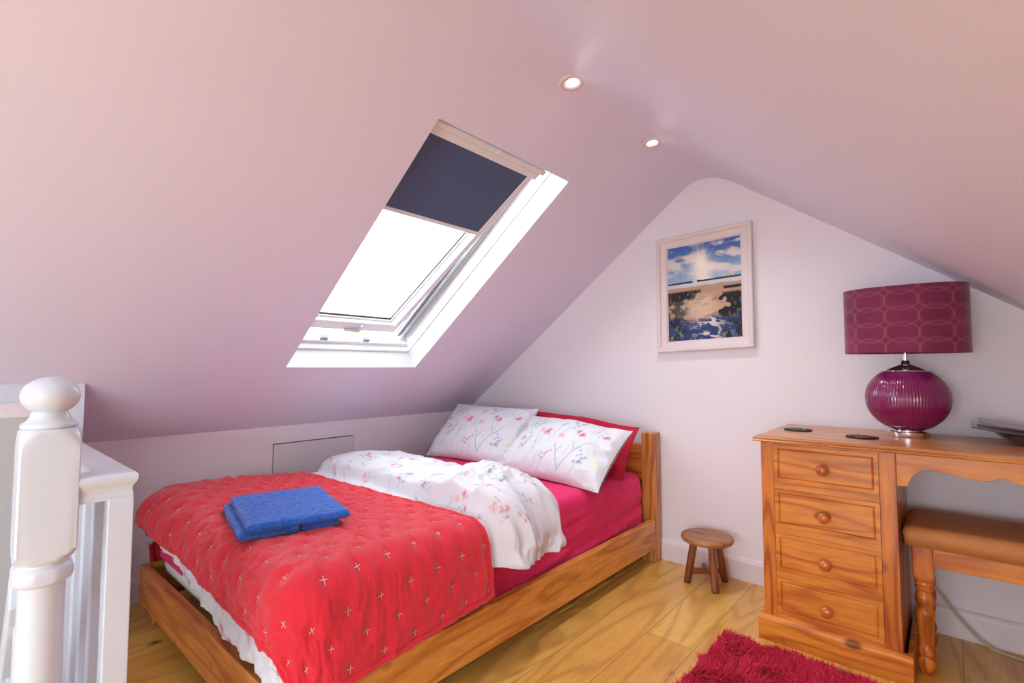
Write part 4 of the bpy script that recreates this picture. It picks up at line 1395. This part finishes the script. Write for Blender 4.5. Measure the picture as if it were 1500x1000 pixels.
# round the plan corners
x = (SX0 + SX1) / 2 + np.sign(u) * np.where(np.abs(u) > 1 - k_, (1 - k_) * hw + .028 * eu / np.maximum(1, np.sqrt(eu ** 2 + ev ** 2)), np.abs(u) * hw * (1))
y = (SY0 + SY1) / 2 + np.sign(v) * np.where(np.abs(v) > 1 - k_ * 1.6, (1 - k_ * 1.6) * hd + .028 * ev / np.maximum(1, np.sqrt(eu ** 2 + ev ** 2)), np.abs(v) * hd)
top = .476 + .030 * np.sqrt(1 - rr ** 2) + .006 * (1 - u ** 2) * (1 - v ** 2)
P1 = np.stack([x, y, top], -1)
P0 = np.stack([x, y, np.where(rr >= .999, .444, .444) + 0 * x], -1)
allP = np.concatenate([P1, P0[::-1], P1[:1]], 0)
o = grid('seat_cushion', allP, M_leather, bench, label='tan padded seat')
# side closure bands
for sx in (0, -1):
    pass
bm = BM(); box(bm, SX0 + .004, SX1 - .004, SY0 + .004, SY1 - .004, .446, .474)
obj('seat_band', bm, M_leather, bench, bevel=.012, seg=4, label='tan cloth around the seat edge')
lp = [(.014, 0), (.022, .018), (.0265, .040), (.0265, .050), (.020, .060), (.019, .064), (.0235, .070), (.0245, .082), (.0225, .094), (.0195, .104), (.0195, .112), (.023, .150), (.0265, .190), (.0275, .212), (.0245, .222),
      (.0215, .226), (.0225, .232), (.027, .243), (.0275, .258), (.0245, .272), (.021, .278), (.021, .282), (.0255, .287), (.026, .293), (.023, .298), (.0235, .302), (.0268, .306), (.0265, .312), (.0245, .316), (.030, .324), (.036, .332), (.041, .340), (.041, .445)]
x_l, x_r = -.094, 2 * MIR + .094
for (x, y) in [(x_l, 2.289), (x_r, 2.289), (x_l, 2.506), (x_r, 2.506)]:
    bm = BM(); turned(bm, lp, (x, y, 0), 48, half=.029)
    obj('leg', bm, M_desk_z, bench, smooth=True, angle=32)
bm = BM(); box(bm, x_l + .0285, x_r - .0285, 2.266, 2.286, .374, .4445)
obj('seat_rail', bm, M_desk_x, bench, bevel=.001)
bm = BM(); box(bm, x_l + .0285, x_r - .0285, 2.510, 2.530, .374, .4445)
obj('seat_rail', bm, M_desk_x, bench, bevel=.001)
for x in (x_l, x_r):
    bm = BM(); box(bm, x - .010, x + .010, 2.3175, 2.4775, .374, .4445)
    obj('seat_rail', bm, M_desk_x, bench, bevel=.001)

# ------------------------------------------------------------ cable behind the bench
bm = BM()
cp = [(-.10, 2.665, .20), (-.06, 2.655, .155), (-.02, 2.650, .10), (.02, 2.648, .05), (.055, 2.645, .018), (.10, 2.63, .004), (.17, 2.615, .004), (.30, 2.61, .004), (.45, 2.62, .004)]
cv2 = []
for i in range(len(cp) - 1):
    for t in (0, .25, .5, .75):
        p0 = Vector(cp[max(i - 1, 0)]); p1 = Vector(cp[i]); p2 = Vector(cp[i + 1]); p3 = Vector(cp[min(i + 2, len(cp) - 1)])
        cv2.append(.5 * ((2 * p1) + (p2 - p0) * t + (2 * p0 - 5 * p1 + 4 * p2 - p3) * t * t + (-p0 + 3 * p1 - 3 * p2 + p3) * t ** 3))
tube(bm, cv2, .0032, 8)
tube(bm, [p + Vector((.006, -.004, .007 if p.z > .01 else .0)) for p in cv2], .0026, 8)
o = obj('lamp_cable', bm, M_cable, smooth=True); tag(place(o, (.17, 2.615, 0)), 'cream lamp cable trailing down the wall onto the floor behind the dressing stool', 'cable')

# ------------------------------------------------------------ picture
PXC = -.942; pz0, pz1 = 1.165, 1.775
pw0, pw1 = -1.2365, -.728
pic = thing('picture', 'white framed seascape painting of a rocky beach under a bright sky on the gable wall', 'picture', ((pw0 + pw1) / 2, G, 1.165))
# tilt: the frame hangs slightly off level, right side higher
TZ = lambda x: (x - (-.98)) * .035


def PB(p): return Vector((p.x, p.y, p.z + TZ(p.x)))


fw = .062
zb, zt_ = 1.152, 1.792
bm = BM()


def frame_ring(bm, x0, x1, z0, z1, w, prof):
    """mitred frame, prof: [(inward, yoffset from wall)]"""
    rings = []
    for d, yo in prof:
        rings.append([bm.verts.new(PB(Vector(p))) for p in [(x0 + d, G - yo, z0 + d), (x1 - d, G - yo, z0 + d), (x1 - d, G - yo, z1 - d), (x0 + d, G - yo, z1 - d)]])
    for i in range(len(rings) - 1):
        for k in range(4): bm.faces.new([rings[i][k], rings[i][(k + 1) % 4], rings[i + 1][(k + 1) % 4], rings[i + 1][k]])


frame_ring(bm, pw0, pw1, zb, zt_, fw, [(0, .001), (0, .030), (.004, .033), (.016, .033), (.020, .030), (.024, .022), (.034, .019), (.050, .017), (.054, .014), (.056, .010), (.060, .008), (.060, .003)])
obj('picture_frame', bm, plain('limed_white_frame', S(232, 218, 218), .5, bump=.2, bscale=40), pic)
x0, x1, z0, z1 = pw0 + fw - .003, pw1 - fw + .003, zb + fw - .003, zt_ - fw + .003
n, m = 300, 380
U_, V_ = np.meshgrid(np.linspace(0, 1, n), np.linspace(0, 1, m))       # V down
PXg = x0 + (x1 - x0) * U_; PZg = z1 - (z1 - z0) * V_
PP = np.stack([PXg, G - .0085 + 0 * PXg, PZg + TZ(PXg)], -1)
sky = np.array(S(64, 104, 178)) * (1 - V_[..., None] * 0) + (np.array(S(150, 180, 214)) - np.array(S(64, 104, 178))) * sstep(.0, .40, V_)[..., None]
C = sky.copy()


def mixc(C, a, col): return C + np.clip(a, 0, 1)[..., None] * (np.array(col) - C)


cl = fbm(U_ * 3.5 + V_ * 3, V_ * 12 - U_ * 2.0, 401, 5)
C = mixc(C, sstep(-.05, .38, cl + .25 * np.exp(-((V_ - .18) / .08) ** 2)) * .95, S(228, 222, 216))
C = mixc(C, sstep(.25, .55, fbm(U_ * 3 + 5, V_ * 12, 411, 4)) * .7 * sstep(.08, .2, V_), S(188, 172, 152))
ang = np.arctan2(V_ - .24, (U_ - .48))
rd = np.hypot((U_ - .48) * .9, V_ - .22)
C = mixc(C, np.exp(-(rd / (.13 + .05 * fbm(ang * 5, ang * 0, 421, 3))) ** 2) * 1.0, S(255, 250, 236))
C = mixc(C, np.exp(-(np.abs(U_ - .5) / .12) ** 2) * sstep(.2, .3, V_) * (V_ < .42) * .8, S(250, 240, 224))
hor = .40
C = mixc(C, sstep(hor - .004, hor + .002, V_) * 1.0, S(206, 208, 212))
isl = hor - .012 - .012 * np.abs(fbm(U_ * 22, U_ * 0, 431, 3))
C = mixc(C, ((V_ > isl) & (V_ < hor + .002) & ((U_ < .36) | (U_ > .42))) * 1.0, S(36, 46, 56))
C = mixc(C, sstep(.435, .45, V_ + .01 * fbm(U_ * 8, V_ * 0, 433)), S(186, 148, 120))
C = mixc(C, sstep(.5, .6, V_) * np.exp(-((U_ - .5) / .22) ** 2) * .8, S(226, 196, 166))
rip_ = fbm(U_ * 9 + V_ * 5, V_ * 34, 441, 4)
C = mixc(C, sstep(.1, .3, rip_) * sstep(.5, .62, V_) * .6, S(120, 112, 116))
C = mixc(C, sstep(.62, .72, V_ + .05 * fbm(U_ * 5, V_ * 5, 447)) * sstep(.78, .6, V_) * sstep(-.1, .3, rip_) * .9, S(240, 230, 214))
C = mixc(C, sstep(.70, .78, V_ + .05 * fbm(U_ * 6, V_ * 6, 451) - .1 * (.5 - np.abs(U_ - .5))), S(48, 62, 118))
C = mixc(C, sstep(.12, .3, ridge(U_ * 8 + V_ * 3, V_ * 22 - U_ * 3, 457, 3) - .25) * sstep(.74, .8, V_) * np.exp(-((U_ - .58) / .2) ** 2), S(224, 216, 208))
rl = (.42 - U_) + .42 * fbm(U_ * 7, V_ * 24, 461, 4)
rockL = sstep(0, .03, rl) * (sstep(.475, .49, V_) * sstep(.60, .57, V_ + .03 * fbm(U_ * 12, V_ * 9, 463)) + .85 * sstep(.57, .6, V_) * sstep(.05, .2, fbm(U_ * 16, V_ * 22, 467, 4) + .12) * sstep(.36, .2, U_))
C = mixc(C, rockL, S(30, 34, 38))
rr_ = (U_ - .70) + .20 * fbm(U_ * 7, V_ * 9, 471, 4) + .12 * sstep(.48, .60, V_) * 0
rockR = sstep(0, .02, rr_ - .02) * sstep(.52, .55, V_ - .03 * fbm(U_ * 9, V_ * 9, 473)) * sstep(.82, .76, V_ + .05 * fbm(U_ * 9, V_ * 5, 475))
C = mixc(C, rockR, S(28, 28, 32))
C = mixc(C, sstep(.74, .78, U_ + .05 * fbm(U_ * 9, V_ * 14, 476)) * sstep(.475, .48, V_) * sstep(.51, .505, V_), S(34, 36, 38))
C = mixc(C, rockR * sstep(.2, .4, fbm(U_ * 26, V_ * 26, 477, 3)) * .6, S(112, 106, 108))
C = mixc(C, rockL * sstep(.2, .4, fbm(U_ * 30, V_ * 30, 479, 3)) * .6, S(104, 112, 120))
C = mixc(C, sstep(.78, .86, U_ + .35 * (V_ - .85)) * sstep(.80, .84, V_) * sstep(-.1, .2, fbm(U_ * 18, V_ * 18, 481, 4)), S(34, 40, 34))
C = mixc(C, sstep(.25, .4, fbm(U_ * 24, V_ * 24, 485, 3)) * sstep(.82, .9, V_) * .7, S(132, 142, 96))
grid('painting', PP, vcol('oil_painting', .55, .15, 250), pic, color=C, flip=True, label='seascape canvas')

# ------------------------------------------------------------ shaggy rug
rug = thing('shaggy_rug', 'crimson shaggy rug on the floorboards in front of the dressing table', 'rug', (-.2, 1.5, 0))
RX0, RX1, RY0, RY1 = -.715, .35, .95, 2.075
bm = BM(); box(bm, RX0 + .02, RX1, RY0, RY1 - .02, .0, .010)
obj('rug_backing', bm, plain('rug_backing_cloth', S(120, 20, 36), .95), rug)
rs = np.random.RandomState(77)
NB = 90000
px = rs.uniform(RX0 + .012, RX1, NB); py = rs.uniform(RY0, RY1 - .012, NB)
keep = ~((px < -1)); px, py = px[keep], py[keep]
NB = len(px)
fx = fbm(px * 16, py * 16, 501, 3); fy = fbm(px * 16 + 40, py * 16, 511, 3)
hh = .034 + .010 * fbm(px * 9, py * 9, 521, 3) + rs.uniform(-.006, .006, NB)
lean = np.stack([fx * 1.3 + rs.normal(0, .35, NB), fy * 1.3 + rs.normal(0, .35, NB)], -1) * .022
an = rs.uniform(0, PI, NB); wd = rs.uniform(.0013, .0024, NB)
wx, wy = np.cos(an) * wd, np.sin(an) * wd
z0_ = np.full(NB, .008)
lv = []
for (t, wf) in ((0, 1), (.55, .9), (1, .25)):
    cx_ = px + lean[:, 0] * t * t; cy_ = py + lean[:, 1] * t * t; cz_ = z0_ + hh * (t - .12 * t * t)
    lv.append(np.stack([cx_ - wx * wf, cy_ - wy * wf, cz_], -1)); lv.append(np.stack([cx_ + wx * wf, cy_ + wy * wf, cz_], -1))
VV = np.stack(lv, 1)
base = np.arange(NB)[:, None] * 6
Q = np.concatenate([base + np.array([[0, 1, 3, 2]]), base + np.array([[2, 3, 5, 4]])], 0)
me = bpy.data.meshes.new('rug_pile')
me.vertices.add(NB * 6); me.vertices.foreach_set('co', VV.reshape(-1).astype(np.float32))
me.loops.add(len(Q) * 4); me.loops.foreach_set('vertex_index', Q.reshape(-1).astype(np.int32))
me.polygons.add(len(Q)); me.polygons.foreach_set('loop_start', np.arange(0, len(Q) * 4, 4, dtype=np.int32))
me.polygons.foreach_set('use_smooth', np.ones(len(Q), bool))
me.update(calc_edges=True)
o = link(me, 'rug_pile', plain('crimson_pile_yarn', S(226, 40, 80), .75, sheen=.2, spec=.3), rug, label='long crimson pile')
o['kind'] = 'stuff'
